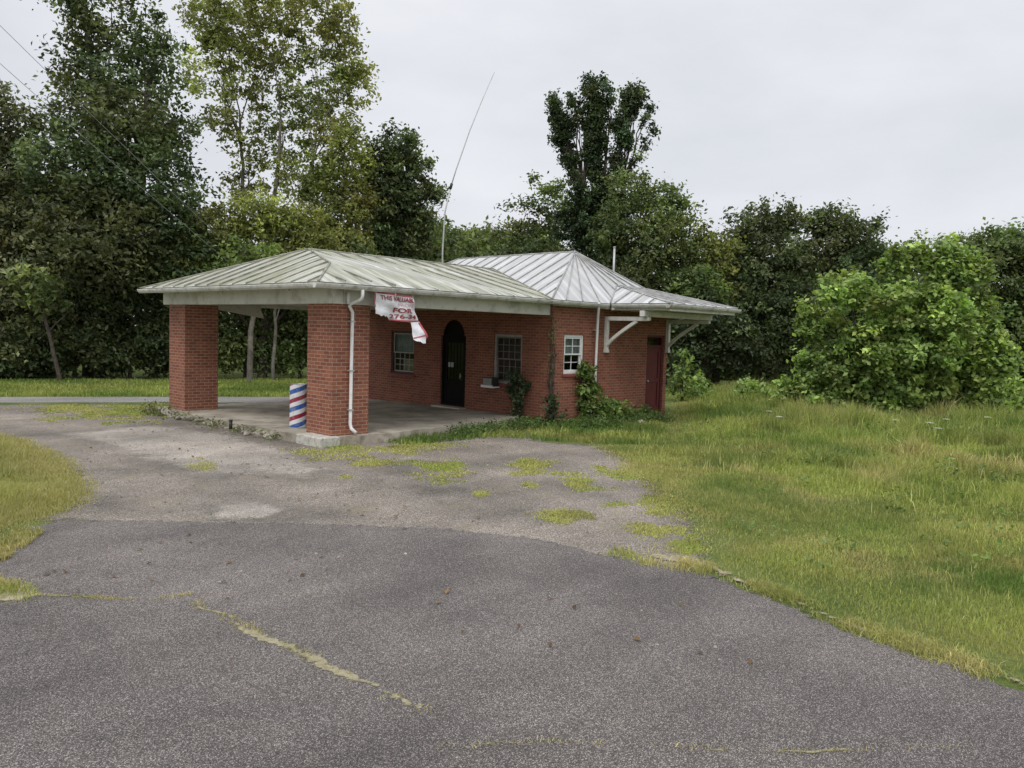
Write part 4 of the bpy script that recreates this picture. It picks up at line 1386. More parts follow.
def tree(name, label, base_u, dist, blobs, pal, trunk_r=0.22, size=0.13, per=26, cl_r=0.5, dens=1.0, group=None, cat='tree', bark='bark', limb_n=5, trunk_top=None, stems=None, aspect=0.55, up=0.6, spread=0.3, part='crown'):
    """blobs measured as (u, v, ru, rv, depth offset, density): ellipsoids of real size at that distance"""
    rnd = random.Random(sum(map(ord, label)))
    b = at(base_u, 384, dist)
    root = empty(name, (b[0], b[1], 0))
    tag(root, label, cat, group)
    B = []
    for bl in blobs:
        u, v, ru, rv, dd, df = bl[:6]
        c = at(u, v, dist + dd)
        k = (dist + dd) / CAM_F
        rx, rz = ru * k, rv * k
        tn = math.exp(rnd.gauss(0, 0.07 if cat == 'bush' else 0.16))
        B.append((c, rx, max(min(rx, rz) * 0.85, 0.35), rz, df, (tn * math.exp(rnd.gauss(0, 0.03 if cat == 'bush' else 0.06)), tn, tn)))
    cen, nor, sz, col, tips = crown_points(B, cl_r * 0.92, int(per * LEAF_MANY), dens, PAL[pal], size * LEAF_SMALL, spread=spread * 1.15, up=up)
    ok = cen[:, 2] > 0.05
    leaves(part, cen[ok] - np.array([b[0], b[1], 0]), nor[ok], sz[ok], col[ok], aspect, None, root, (0, 0, 0))
    mb = MB()
    base = Vector((b[0], b[1], -0.1))
    top_c = max(B, key=lambda q: q[0][2])
    if stems is None:
        zt = trunk_top or 0.62 * top_c[0][2]
        stems = [((0, 0), zt)]
    st_pts = []
    for (off, zt) in stems:
        p0 = base + Vector(tuple(_R * off[0] * 0.3))
        xc = Vector(tuple(b + _R * off[0]))
        xc.z = zt
        pts = wobble(p0, xc, 7, 0.02, rnd)
        rad = [trunk_r * (1.25 if k == 0 else 1.0 - 0.6 * k / 7) for k in range(8)]
        mb.tube(pts, rad, 9)
        st_pts.append((pts, rad))
    for bl, tp in zip(B, tips):
        c = Vector(tuple(bl[0]))
        # nearest stem, attach lower than the blob
        best = min(st_pts, key=lambda s: (s[0][-1].to_2d() - c.to_2d()).length)
        pts, rad = best
        zq = max(0.6, c.z - 0.9 * (c.to_2d() - pts[-1].to_2d()).length - bl[3] * 0.6)
        i = min(range(len(pts)), key=lambda k: abs(pts[k].z - zq))
        a = pts[i]
        lim = wobble(a, c, 5, 0.06, rnd)
        r0 = min(rad[i] * 0.65, 0.045 + 0.02 * (c - a).length)
        mb.tube(lim, [r0 * (1 - 0.75 * k / 5) for k in range(6)], 6)
        for k in range(min(limb_n, len(tp))):
            e = Vector(tuple(tp[rnd.randrange(len(tp))]))
            s = lim[rnd.choice((2, 3, 4, 5))]
            tw = wobble(s, e, 3, 0.06, rnd)
            mb.tube(tw, [r0 * 0.35, r0 * 0.26, r0 * 0.17, r0 * 0.06], 5)
    o = mb.build('trunk', M[bark], None, weld=False)
    o.parent = root
    o.location = (-b[0], -b[1], 0)
    return root

#TREES
# --- left wood
tree('oak_tree', 'tall dark oak at the left with ragged crown reaching past the top of the photo', 95, 39,
     [(88, 15, 26, 36, 0, 0.55), (118, 25, 24, 30, 0, 0.5), (70, 65, 22, 30, 0, 0.5), (105, 78, 30, 30, 0, 0.7), (145, 70, 30, 36, 0, 0.7), (165, 35, 18, 28, 1, 0.5), (110, 130, 60, 42, -1, 1.0), (165, 125, 30, 35, 0, 0.7), (75, 170, 55, 45, -1.5, 1.0), (145, 190, 60, 45, -2, 1.0), (95, 240, 75, 50, -2.5, 1.0), (170, 250, 55, 45, -2, 1.0), (75, -20, 30, 30, 0, 0.5)],
     'dark', 0.42, 0.135, 26, 0.55, 0.95, 'trees of the wood behind', stems=[((0, 0), 13.0), ((2.2, 0), 11.0)])
tree('elm_tree', 'dark tree at the very left edge with a lower sparse crown', 10, 40,
     [(8, 130, 28, 40, 0, 0.5), (30, 165, 26, 25, 0, 0.5), (-25, 150, 40, 60, 0, 0.9), (5, 205, 50, 40, -1, 0.9), (-40, 240, 60, 60, -1, 1.0), (25, 265, 55, 50, -1.5, 1.0), (40, 320, 50, 45, -2, 1.0), (-20, 335, 60, 50, -2, 1.0)],
     'drab', 0.3, 0.13, 26, 0.5, 0.95, 'trees of the wood behind')
tree('sycamore_tree', 'tall open sycamore with pale limbs and sky showing through its yellowish leaves', 262, 42,
     [(225, 15, 40, 38, 0, 0.5), (280, 5, 42, 35, 0, 0.5), (330, 25, 34, 40, 0, 0.52), (350, 75, 22, 40, 0, 0.55), (215, 70, 32, 36, 0, 0.4), (265, 60, 42, 40, 1, 0.42), (315, 85, 34, 38, 0, 0.5), (235, 120, 34, 34, 0, 0.32), (285, 130, 36, 36, 1, 0.35), (335, 130, 24, 34, 0, 0.5), (255, 175, 40, 28, 0, 0.3), (305, 180, 36, 30, 0, 0.38), (212, 20, 20, 30, -1, 0.5)],
     'sycamore', 0.16, 0.13, 20, 0.40, 0.8, 'trees of the wood behind', bark='grey_bark', limb_n=9, stems=[((-1.2, 0), 11.5), ((0.8, 0), 12.5), ((2.4, 0), 10.5)], spread=0.25)
tree('vine_tree', 'narrow yellow-green tree hung with vines right of the sycamore', 345, 40,
     [(345, 165, 22, 42, 0, 0.9), (358, 205, 18, 30, 0, 0.9), (335, 225, 26, 35, -0.5, 1.0), (320, 185, 22, 36, 0, 0.7), (350, 250, 22, 25, -1, 1.0)],
     'olive', 0.2, 0.12, 26, 0.45, 1.0, 'trees of the wood behind', spread=0.3)
tree('box_elder', 'low bright olive tree spreading over the canopy roof line', 262, 37,
     [(215, 235, 36, 30, 0, 1.0), (260, 220, 36, 26, 0, 1.0), (300, 235, 30, 28, 0, 1.0), (185, 265, 34, 28, 0, 0.9), (240, 265, 44, 30, -1, 1.0), (300, 275, 40, 30, -0.5, 1.0), (330, 262, 20, 26, 0, 1.0)],
     'olive', 0.2, 0.12, 26, 0.45, 1.0, 'trees of the wood behind')
tree('poplar_tree', 'upright dark poplar with an oblong crown standing alone against the sky', 400, 44,
     [(398, 150, 22, 24, 0, 0.75), (385, 180, 22, 30, 0, 0.85), (418, 175, 20, 24, 0, 0.75), (400, 205, 32, 28, 0, 0.9), (432, 190, 9, 22, 0, 0.5), (380, 225, 26, 30, 0, 1.0), (415, 235, 20, 22, 0, 0.9), (372, 165, 12, 26, 0, 0.7), (385, 260, 26, 28, 0, 1.0)],
     'poplar', 0.2, 0.15, 24, 0.45, 0.95, 'trees of the wood behind', bark='pale_bark')
# understory in front of the left wood
US = [(20, 350, 'low dark thicket at the left edge of the wood', 'dark'), (75, 335, 'dark thicket below the tall oak', 'dark'), (130, 345, 'shaded bushes beside the oak', 'dark'), (185, 330, 'shaded bushes behind the left pier', 'dark'), (245, 335, 'leafy bush framed between the two piers', 'mid'), (300, 340, 'leafy bush behind the barber pole', 'mid'), (350, 330, 'dark thicket hidden behind the canopy', 'dark')]
for (u, v, lab, pl) in US:
    tree('understory_bush', lab, u, 37.5, [(u, v - 20, 36, 34, 0, 0.9), (u - 22, v + 12, 26, 22, -0.4, 0.9), (u + 22, v + 8, 26, 24, 0.3, 0.9), (u + 5, v - 55, 34, 30, 0.5, 0.9)], pl, 0.08, 0.12, 26, 0.45, 0.9, 'understory bushes of the wood', cat='bush', limb_n=3)
# pale trunks between the piers
def bare_trunk(u, dist, topv, r, lean, label):
    b = at(u, 384, dist)
    t = at(u + lean, topv, dist)
    root = empty('slim_tree', (b[0], b[1], 0))
    tag(root, label, 'tree', 'slim trunks at the wood edge')
    mb = MB()
    rnd = random.Random(int(u))
    mb.tube(wobble((b[0], b[1], -0.1), t, 6, 0.02, rnd), [r * (1.15 - 0.07 * k) for k in range(7)], 9)
    mb.tube(wobble(Vector((b[0], b[1], 0)).lerp(Vector(tuple(t)), 0.6), Vector(tuple(at(u + 14, topv + 6, dist))), 4, 0.05, rnd), [r * .5, r * .4, r * .3, r * .2, r * .1], 6)
    o = mb.build('trunk', M['bark' if u < 100 else 'grey_bark'], None, weld=False)
    o.parent = root
    o.location = (-b[0], -b[1], 0)
    c = at(u + lean, topv - 12, dist)
    cen, nor, sz, col, tips = crown_points([(c, 1.0, 0.9, 0.9, 0.7)], 0.4, 22, 0.8, PAL['mid'], 0.13)
    leaves('crown', cen - np.array([b[0], b[1], 0]), nor, sz, col, 0.55, None, root, (0, 0, 0))
bare_trunk(250, 35.2, 290, 0.115, 3, 'grey slim trunk seen just right of the left pier')
bare_trunk(273, 35.4, 285, 0.07, 3, 'pale thin trunk seen midway between the piers')
bare_trunk(61, 35.0, 300, 0.07, -22, 'thin leaning trunk in front of the dark thicket at the left')

# --- middle and right wood
tree('hickory_tree', 'rounded far tree just right of the poplar', 425, 62, [(425, 235, 20, 22, 0, 1.0), (415, 262, 22, 24, 0, 1.0), (440, 262, 20, 22, 0, 1.0)], 'mid', 0.2, 0.2, 20, 0.7, 0.9, 'trees of the wood behind')
tree('willow_tree', 'thin sparse tree with sky through it left of the ivy-covered tree', 545, 46,
     [(545, 190, 22, 18, 0, 0.45), (525, 215, 22, 18, 0, 0.4), (560, 215, 22, 22, 0, 0.6), (510, 232, 18, 16, 0, 0.5), (535, 245, 30, 20, 0, 0.8), (505, 258, 22, 18, 0, 0.9)],
     'mid', 0.14, 0.14, 20, 0.45, 0.9, 'trees of the wood behind', limb_n=7)
_ib, _ri = [], random.Random(4)
for (pth, nb, r0_, r1_, dn) in (([(556, 106), (562, 130), (572, 160), (585, 200)], 13, 7, 10, 1.3), ([(594, 90), (597, 120), (596, 160), (598, 205)], 15, 7, 11, 1.4), ([(634, 92), (628, 114), (620, 145), (608, 195)], 13, 6, 10, 1.3), ([(566, 96), (580, 112), (590, 130)], 5, 6, 9, 0.4), ([(606, 80), (614, 100), (612, 125)], 6, 6, 9, 0.45), ([(646, 106), (649, 140), (636, 162)], 6, 5, 8, 0.45), ([(575, 125), (605, 140), (585, 155), (610, 160)], 6, 7, 10, 0.6)):
    for k in range(nb):
        t = k / max(nb - 1, 1) * (len(pth) - 1)
        i0 = min(int(t), len(pth) - 2)
        f_ = t - i0
        u_ = pth[i0][0] * (1 - f_) + pth[i0 + 1][0] * f_
        v_ = pth[i0][1] * (1 - f_) + pth[i0 + 1][1] * f_
        _ib.append((u_ + _ri.uniform(-5, 5), v_ + _ri.uniform(-5, 5), _ri.uniform(r0_, r1_) * 0.8, _ri.uniform(r0_, r1_) * 1.1, _ri.uniform(-0.4, 0.4), dn))
_ib += [(598, 232, 26, 38, 0, 1.2), (572, 218, 16, 26, 0, 1.0), (606, 212, 18, 24, 0, 1.1)]
tree('ivy_tree', 'tall tree with columns of dark ivy and tufted tops rising above the others', 598, 42, _ib,
     'ivy', 0.2, 0.115, 20, 0.30, 0.75, 'trees of the wood behind', stems=[((-1.2, 0), 9.5), ((0, 0), 11.5), ((0.9, 0), 10)], spread=0.4, limb_n=2)
tree('maple_tree', 'full round tree right of the ivy-covered tree above the office roof', 660, 41,
     [(632, 195, 26, 26, 0, 0.9), (660, 205, 26, 26, 0, 0.8), (680, 225, 22, 22, 0, 0.7), (620, 240, 30, 36, -1, 1.0), (660, 250, 36, 38, -1, 1.0), (695, 265, 26, 32, -0.5, 0.9), (640, 290, 40, 36, -1.5, 1.0), (690, 310, 36, 40, -1.5, 1.0)],
     'mid', 0.3, 0.13, 26, 0.5, 1.0, 'trees of the wood behind')
tree('hackberry_tree', 'dense dark tree directly behind the office roof', 560, 44,
     [(545, 265, 30, 24, 0, 1.0), (585, 262, 30, 30, 0, 1.0), (510, 270, 26, 18, 0, 1.0), (610, 290, 36, 36, 0, 1.0)],
     'dark', 0.3, 0.14, 24, 0.55, 1.0, 'trees of the wood behind')
tree('locust_tree', 'yellow-green tree glimpsed between darker crowns right of the roof', 715, 40.3,
     [(706, 240, 16, 15, 0, 0.8), (722, 252, 13, 18, 0, 0.8), (712, 275, 20, 24, 0, 0.8), (724, 290, 10, 22, 0, 0.7)],
     'olive', 0.2, 0.14, 24, 0.5, 1.0, 'trees of the wood behind')
tree('walnut_tree', 'dark tree with a double rounded top left of the notch in the treeline', 765, 42,
     [(745, 232, 20, 20, 0, 0.85), (772, 225, 26, 22, 0, 0.9), (790, 218, 14, 14, 0, 0.7), (740, 265, 26, 28, 0, 1.0), (780, 260, 36, 32, -0.5, 1.0), (745, 310, 34, 34, -1, 1.0), (790, 315, 40, 38, -1, 1.0), (760, 350, 44, 30, -1.5, 0.8)],
     'dark', 0.3, 0.135, 26, 0.5, 1.0, 'trees of the wood behind')
tree('beech_tree', 'broad dark tree right of the notch in the treeline', 848, 43,
     [(816, 222, 15, 16, 0, 0.8), (838, 226, 22, 18, 0, 0.9), (862, 236, 20, 18, 0, 0.9), (825, 258, 30, 30, 0, 1.0), (864, 268, 28, 28, 0, 1.0), (845, 300, 40, 36, -0.5, 1.0)],
     'dark', 0.3, 0.135, 26, 0.5, 1.0, 'trees of the wood behind')
tree('ash_tree', 'thin hazy tree top showing behind the bush', 910, 46,
     [(902, 243, 18, 8, 0, 0.4), (924, 243, 15, 8, 0, 0.35), (910, 262, 24, 14, 0, 0.7)],
     'mid', 0.12, 0.14, 16, 0.5, 0.8, 'trees of the wood behind', limb_n=8)
tree('linden_tree', 'broad mid-green tree at the right edge behind the bush', 1000, 41,
     [(965, 252, 24, 20, 0, 0.9), (1000, 245, 26, 20, 0, 0.9), (1035, 250, 30, 26, 0, 1.0), (955, 285, 30, 30, 0, 1.0), (1000, 285, 36, 34, -0.5, 1.0), (1050, 300, 40, 44, -0.5, 1.0), (1010, 335, 44, 40, -1, 1.0), (940, 320, 40, 40, 0, 1.0)],
     'mid', 0.3, 0.13, 26, 0.5, 1.0, 'trees of the wood behind')
tree('cedar_tree', 'shaded tree filling the gap behind the right eave', 705, 39,
     [(700, 330, 34, 36, 0, 1.0), (735, 345, 30, 32, 0, 0.9), (690, 365, 28, 22, 0, 0.7)],
     'ivy', 0.2, 0.13, 26, 0.5, 0.9, 'trees of the wood behind')
# big bright bush in the field
_bb = [(915, 330, 46, 40, -0.2, 0.9), (870, 362, 46, 38, -0.3, 0.9), (950, 345, 36, 42, 0.2, 0.9), (828, 380, 32, 26, -0.2, 0.9), (920, 385, 60, 26, -0.4, 0.9), (972, 380, 24, 26, 0.2, 0.9), (865, 402, 60, 12, -0.6, 0.7), (940, 404, 50, 11, -0.4, 0.7)]
_rb = random.Random(21)
for (u, v) in ((938, 258), (950, 268), (905, 268), (918, 256), (962, 280), (885, 284), (862, 296), (845, 296), (880, 308), (905, 300), (930, 292), (955, 300), (972, 305), (830, 322), (850, 330), (815, 335), (870, 335), (900, 328), (935, 322), (965, 330), (985, 332), (805, 358), (828, 352), (850, 362), (885, 358), (915, 355), (950, 356), (978, 360), (992, 362), (796, 385), (820, 385), (848, 390), (880, 386), (912, 388), (945, 388), (975, 388), (988, 395), (894, 262), (840, 284), (812, 314), (993, 345), (835, 292), (955, 250), (786, 400), (800, 405), (1003, 352), (1006, 366), (998, 378), (985, 310), (975, 268)):
    _bb.append((u + _rb.uniform(-5, 5), v + _rb.uniform(-5, 5), _rb.uniform(7, 15), _rb.uniform(9, 18), -_rb.uniform(0.5, 1.7) if 830 < u < 970 and v > 290 else -0.2, 0.8))
tree('sycamore_bush', 'large bright green bush with big leaves standing in the field grass', 890, 30, _bb,
     'young', 0.08, 0.115, 20, 0.30, 0.85, None, cat='bush', limb_n=3, stems=[((-1, 0), 2.2), ((0.3, 0), 3.0), ((1.6, 0), 2.6)], aspect=0.7, spread=0.3, up=0.8)
# far band of woodland that closes the view
bl = []
rnd = random.Random(5)
for k in range(95):
    u = -160 + 1400 * (k + rnd.random()) / 95
    d = rnd.uniform(50, 66)
    lim = 300
    if 380 < u < 520: lim = 238
    elif u < 380: lim = 200
    elif u < 700: lim = 250
    else: lim = 268
    v = rnd.uniform(lim + 14, 350)
    c = at(u, v, d)
    r = rnd.uniform(1.8, 2.8)
    bl.append((c, r, r * 0.8, r * 0.9, 1.0, tuple(np.array([1, 1, 1]) * rnd.uniform(0.7, 1.3))))
for k in range(90):
    u = -160 + 1400 * (k + rnd.random()) / 90
    c = at(u, rnd.uniform(352, 372), rnd.uniform(46, 60))
    bl.append((c, 2.4, 1.4, 1.7, 0.9))
cen, nor, sz, col, _t = crown_points(bl, 0.75, 20, 0.8, PAL['mid'], 0.22)
tag(leaves('woodland', cen, nor, sz, col), 'unbroken mass of far woodland behind the nearer trees', 'woodland', kind='stuff')
# far hill of trees in the middle gap
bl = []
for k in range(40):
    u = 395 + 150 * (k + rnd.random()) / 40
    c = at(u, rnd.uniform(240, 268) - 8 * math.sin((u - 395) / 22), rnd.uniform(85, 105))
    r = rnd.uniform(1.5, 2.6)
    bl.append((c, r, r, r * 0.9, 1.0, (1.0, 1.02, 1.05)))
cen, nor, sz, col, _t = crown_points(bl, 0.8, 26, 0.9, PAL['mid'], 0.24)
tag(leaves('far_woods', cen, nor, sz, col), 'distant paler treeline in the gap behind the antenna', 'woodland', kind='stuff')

# --- small plants near the building
def plant(name, label, base, blobs, pal, size, per, cl_r, dens, stem_r=0.012, cat='plant', aspect=0.6, group=None, up=0.5):
    base = np.array(base, float)
    root = empty(name, tuple(base))
    tag(root, label, cat, group)
    B = [(base + np.array(b[0]), b[1], b[2], b[3], b[4]) for b in blobs]
    cen, nor, sz, col, tips = crown_points(B, cl_r, per, dens, PAL[pal], size, up=up)
    ok = cen[:, 2] > 0.02
    leaves('leaves', cen[ok] - base, nor[ok], sz[ok], col[ok], aspect, None, root, (0, 0, 0))
    mb = MB()
    rnd = random.Random(len(label))
    for b_, tp in zip(B, tips):
        for k in range(3):
            e = tp[rnd.randrange(len(tp))]
            mb.tube(wobble(base + np.array([rnd.uniform(-.05, .05), rnd.uniform(-.05, .05), -0.03]), e, 4, 0.06, rnd), [stem_r, stem_r * .85, stem_r * .7, stem_r * .5, stem_r * .25], 5)
    o = mb.build('stem', M['bark'], None, weld=False)
    o.parent = root
    o.location = -Vector(tuple(base))
    return root
plant('leafy_climber', 'bright leafy plant climbing beside the white downspout', (8.0, -0.42, 0), [((0.1, 0, 0.35), 0.55, 0.35, 0.35, 1), ((-0.1, 0.1, 0.85), 0.4, 0.25, 0.4, 1), ((-0.2, 0.15, 1.3), 0.24, 0.16, 0.24, 0.8), ((0.75, -0.1, 0.35), 0.4, 0.3, 0.3, 0.9), ((-0.2, 0.15, 1.55), 0.12, 0.1, 0.14, 0.8)], 'bright', 0.065, 16, 0.16, 1.0)
plant('window_sapling', 'dark forked sapling standing in front of the right front window', (6.25, 0.75, 0), [((0, 0.05, 0.9), 0.22, 0.16, 0.3, 0.9), ((0, 0.1, 1.2), 0.22, 0.14, 0.16, 0.8), ((0.0, 0, 0.45), 0.13, 0.12, 0.4, 0.9), ((0.25, -0.15, 1.05), 0.14, 0.1, 0.12, 0.6)], 'ivy', 0.05, 14, 0.12, 1.0)
plant('corner_weed', 'small dark weed at the brick corner right of the sapling', (6.4, -0.35, 0), [((0, 0, 0.55), 0.2, 0.16, 0.28, 0.9), ((0.1, 0, 0.25), 0.25, 0.2, 0.2, 0.7)], 'ivy', 0.045, 14, 0.12, 0.9)
plant('creeper', 'thin creeper trailing up the brick corner beside the canopy beam', (6.52, -0.17, 0.4), [((0, 0, z), 0.07, 0.04, 0.2, 0.8) for z in (0.3, 0.65, 1.0, 1.35, 1.7, 2.05, 2.3)], 'mid', 0.03, 8, 0.08, 0.3, cat='vine')
plant('wall_weed', 'low weeds along the foot of the side wall', (9.6, -0.4, 0), [((0, 0, 0.2), 0.5, 0.25, 0.22, 0.8), ((0.9, 0, 0.15), 0.4, 0.2, 0.18, 0.7)], 'bright', 0.05, 14, 0.14, 0.9)
b = at(683, 384, 30.5)
plant('big_leaf_weed', 'tall weed with big leaves beside the far brick corner', (b[0], b[1], 0), [((0, 0, 0.6), 0.5, 0.5, 0.5, 0.9), ((0.1, 0, 1.2), 0.4, 0.4, 0.3, 0.8), ((0, 0, 1.7), 0.3, 0.3, 0.2, 0.8)], 'bright', 0.09, 9, 0.26, 0.8, 0.02, aspect=0.75, up=0.9)
for (u, d, h, lab) in ((700, 32, 0.9, 'rounded shrub right of the big-leaved weed'), (745, 33, 0.75, 'pale weedy shrub at the edge of the dark wood'), (768, 32, 0.6, 'low shrub just left of the large bush'), (1012, 33, 1.3, 'bright shrub at the right edge of the field')):
    b = at(u, 384, d)
    plant('field_shrub', lab, (b[0], b[1], 0), [((0, 0, h * 0.45), h * 0.6, h * 0.5, h * 0.45, 0.9), ((0.3, 0.2, h * 0.8), h * 0.4, h * 0.4, h * 0.3, 0.8)], 'young', 0.09, 16, 0.25, 0.9, cat='bush', group='shrubs at the field edge')

# ------------------------------------------------------------------ grass
def grass(name, label, poly, n, h_fn, col_fn, width, keep=None, lean=0.5, seed=1, zb=0.0, cat='grass'):
    rng = np.random.default_rng(seed)
    P = np.array([p[:2] for p in poly])
    lo, hi = P.min(0), P.max(0)
    # sample more densely near the camera: choose by distance weighting
    out = []
    tot = 0
    for _ in range(60):
        c = rng.uniform(lo, hi, size=(n, 2))
        d = np.hypot(c[:, 0] - CAM[0], c[:, 1] - CAM[1])
        pr = np.clip((9.0 / d) ** 1.6, 0, 1)
        ok = rng.random(n) < pr
        c = c[ok]
        c = c[inside(c[:, 0], c[:, 1], P)]
        if keep is not None and len(c): c = c[rng.random(len(c)) < keep(c[:, 0], c[:, 1])]
        out.append(c)
        tot += len(c)
        if tot >= n: break
    c = np.concatenate(out)[:n]
    n = len(c)
    if n == 0: return
    d = np.hypot(c[:, 0] - CAM[0], c[:, 1] - CAM[1])
    h = h_fn(c[:, 0], c[:, 1], rng)
    w = width * np.clip(d / 9.0, 0.75, 2.3) * rng.uniform(0.6, 1.4, n)
    a = rng.uniform(0, 2 * np.pi, n)
    dx, dy = np.cos(a), np.sin(a)
    la = rng.uniform(0, 2 * np.pi, n)
    ln = np.abs(rng.normal(0, lean, n)) * h
    lx, ly = np.cos(la) * ln, np.sin(la) * ln
    v = np.empty((n, 5, 3), np.float32)
    v[:, 0] = np.stack([c[:, 0] - dx * w, c[:, 1] - dy * w, np.full(n, zb)], 1)
    v[:, 1] = np.stack([c[:, 0] + dx * w, c[:, 1] + dy * w, np.full(n, zb)], 1)
    v[:, 2] = np.stack([c[:, 0] + dx * w * 0.75 + lx * 0.35, c[:, 1] + dy * w * 0.75 + ly * 0.35, zb + h * 0.6], 1)
    v[:, 3] = np.stack([c[:, 0] - dx * w * 0.75 + lx * 0.35, c[:, 1] - dy * w * 0.75 + ly * 0.35, zb + h * 0.6], 1)
    v[:, 4] = np.stack([c[:, 0] + lx, c[:, 1] + ly, zb + h * np.sqrt(np.clip(1 - (ln / np.maximum(h, 1e-4)) ** 2 * 0.4, 0.3, 1))], 1)
    b_ = np.arange(n, dtype=np.int32)[:, None] * 5
    loops = (b_ + np.array([0, 1, 2, 0, 2, 3, 3, 2, 4], np.int32)[None]).ravel()
    col = col_fn(c[:, 0], c[:, 1], rng)
    me = fast_mesh(name, v.reshape(-1, 3), loops, np.full(3 * n, 3), np.repeat(col, 5, axis=0), [M['blade']])
    o = link_mesh(name, me)
    return tag(o, label, cat, kind='stuff')

GREEN, LIME, STRAW, OLIV = np.array([0.115, 0.19, 0.045]), np.array([0.34, 0.385, 0.11]), np.array([0.46, 0.40, 0.20]), np.array([0.26, 0.26, 0.09])
YEL = np.array([0.44, 0.425, 0.165])
def mixcol(x, y, rng, seed, wts, sc=0.35):
    """blend palette entries by noise; wts = list of (colour, weight)"""
    n = len(x)
    acc = np.zeros((n, 3))
    tw = np.zeros(n)
    for k, (c, w) in enumerate(wts):
        f = Noise2(seed + k)(x * sc, y * sc, 4)
        f = np.clip((f - 0.30) * 2.4, 0.02, 1) ** 2.2 * w * np.exp(rng.normal(0, 0.6, n))
        acc += f[:, None] * c[None]
        tw += f
    return acc / tw[:, None] * np.exp(rng.normal(0, 0.22, n))[:, None]

GB_ALL = G([(-20, 520), (60, 450), (150, 412), (300, 440), (540, 442), (640, 470), (720, 572), (900, 650), (700, 700), (300, 600), (0, 620)])
M['stone'] = mat_leaf('loose_stone', 0.0, 0.9, 0.2)
FIELD = G([(1500, 960), (1024, 688), (960, 663), (900, 646), (850, 628), (800, 606), (740, 584), (708, 570), (706, 548), (690, 525), (650, 500), (622, 476), (600, 455), (585, 446), (640, 444), (656, 438), (664, 421), (672, 402), (676, 390), (720, 386), (900, 388), (1200, 394), (1500, 410)])
FP = np.array(FIELD)
def field_h(x, y, rng):
    e = edge_dist(x, y, FP)
    d = np.hypot(x - CAM[0], y - CAM[1])
    k = np.clip(e / 2.6, 0, 1)
    tall = np.clip((d - 13) / 12, 0, 1)
    f = np.clip(NZ(x * 1.1, y * 1.1, 4) * 2.4 - 0.7, 0, 1.6)
    g = NZ3(x * 0.25, y * 0.25, 2)
    return (0.035 + k * (0.06 + 0.36 * tall) * (0.2 + 1.1 * f) * (0.5 + g)) * rng.uniform(0.4, 1.35, len(x))
def field_c(x, y, rng):
    e = edge_dist(x, y, FP)
    c = mixcol(x, y, rng, 50, [(GREEN, 1.15), (LIME, 1.35), (OLIV, 0.6), (STRAW, 0.3)], 0.8)
    dry = np.clip(1.6 - np.hypot(x + 0.2, (y + 5.0) * 0.7) / 3.2, 0, 1) * 0.6
    k = np.maximum(np.clip(1 - e / 1.1, 0, 1) * 0.75, dry)[:, None] * np.clip(NZ2(x * 2.1, y * 2.1, 3) * 2.2 - 0.3, 0, 1)[:, None]
    return c * (1 - k) + k * (STRAW * 0.6 + OLIV * 0.45) * np.exp(rng.normal(0, 0.25, len(x)))[:, None]
grass('field_grass', 'tall unmown field grass right of the building', FIELD, 430000, field_h, field_c, 0.0042, lambda x, y: np.clip(edge_dist(x, y, FP) / (0.08 + 1.9 * np.clip(NZ3(x * 1.2, y * 1.2, 4) - 0.25, 0, 1)), 0.05, 1) * np.clip(0.45 + 1.2 * NZ2(x * 1.3, y * 1.3, 3), 0.3, 1), 0.5, 11)
# seed stalks
def stalk_h(x, y, rng):
    d = np.hypot(x - CAM[0], y - CAM[1])
    return (0.14 + 0.36 * np.clip((d - 11) / 12, 0, 1)) * rng.uniform(0.6, 1.3, len(x)) * np.clip(edge_dist(x, y, FP) / 2.0, 0.3, 1)
grass('seed_stalks', 'pale seed stalks standing above the field grass', FIELD, 5000, stalk_h, lambda x, y, rng: (STRAW[None] * 0.7 + LIME[None] * 0.5) * np.exp(rng.normal(0, 0.25, len(x)))[:, None], 0.0026, lambda x, y: np.clip((NZ3(x * 0.5, y * 0.5, 3) - 0.4) * 5, 0.05, 1), 0.35, 12)
EDGE = G([(1500, 985), (1024, 703), (960, 676), (900, 657), (850, 638), (800, 615), (740, 592), (700, 578), (640, 568), (600, 556), (640, 540), (690, 545), (708, 556), (740, 572), (800, 594), (850, 615), (900, 632), (960, 648), (1024, 670), (1500, 920)])
EP = np.array(EDGE)
grass('edge_grass', 'ragged dry grass creeping onto the asphalt edge', EDGE, 6500, lambda x, y, rng: (0.015 + 0.06 * rng.uniform(0.2, 1.3, len(x))), lambda x, y, rng: mixcol(x, y, rng, 57, [(STRAW, 1.1), (OLIV, 0.9), (LIME, 0.7), (GREEN, 0.4)], 1.2), 0.0042, lambda x, y: np.clip((NZ3(x * 2.0, y * 2.0, 4) - 0.44) * 5, 0.02, 1) * np.clip(edge_dist(x, y, EP) / 0.3, 0.02, 1), 0.9, 56, 0.006)
def scatter_in(poly, n, seed, keep=None):
    rng = np.random.default_rng(seed)
    P = np.array([p[:2] for p in poly])
    c = rng.uniform(P.min(0), P.max(0), size=(n, 2))
    ok = inside(c[:, 0], c[:, 1], P)
    if keep is not None: ok &= rng.random(n) < keep(c[:, 0], c[:, 1])
    return c[ok], rng
_c, _rng = scatter_in(FIELD, 2600, 5, lambda x, y: np.clip((NZ3(x * 0.6, y * 0.6, 3) - 0.42) * 5, 0.03, 1) * np.clip(edge_dist(x, y, FP) / 2, 0, 1))
_d = np.hypot(_c[:, 0] - CAM[0], _c[:, 1] - CAM[1])
_h = _rng.uniform(0.05, 0.3, len(_c)) * np.clip((_d - 4) / 12, 0.3, 1.2)
_b = np.repeat(np.stack([_c[:, 0], _c[:, 1], _h], 1), 18, axis=0) + _rng.normal(size=(len(_c) * 18, 3)) * np.array([0.10, 0.10, 0.06])
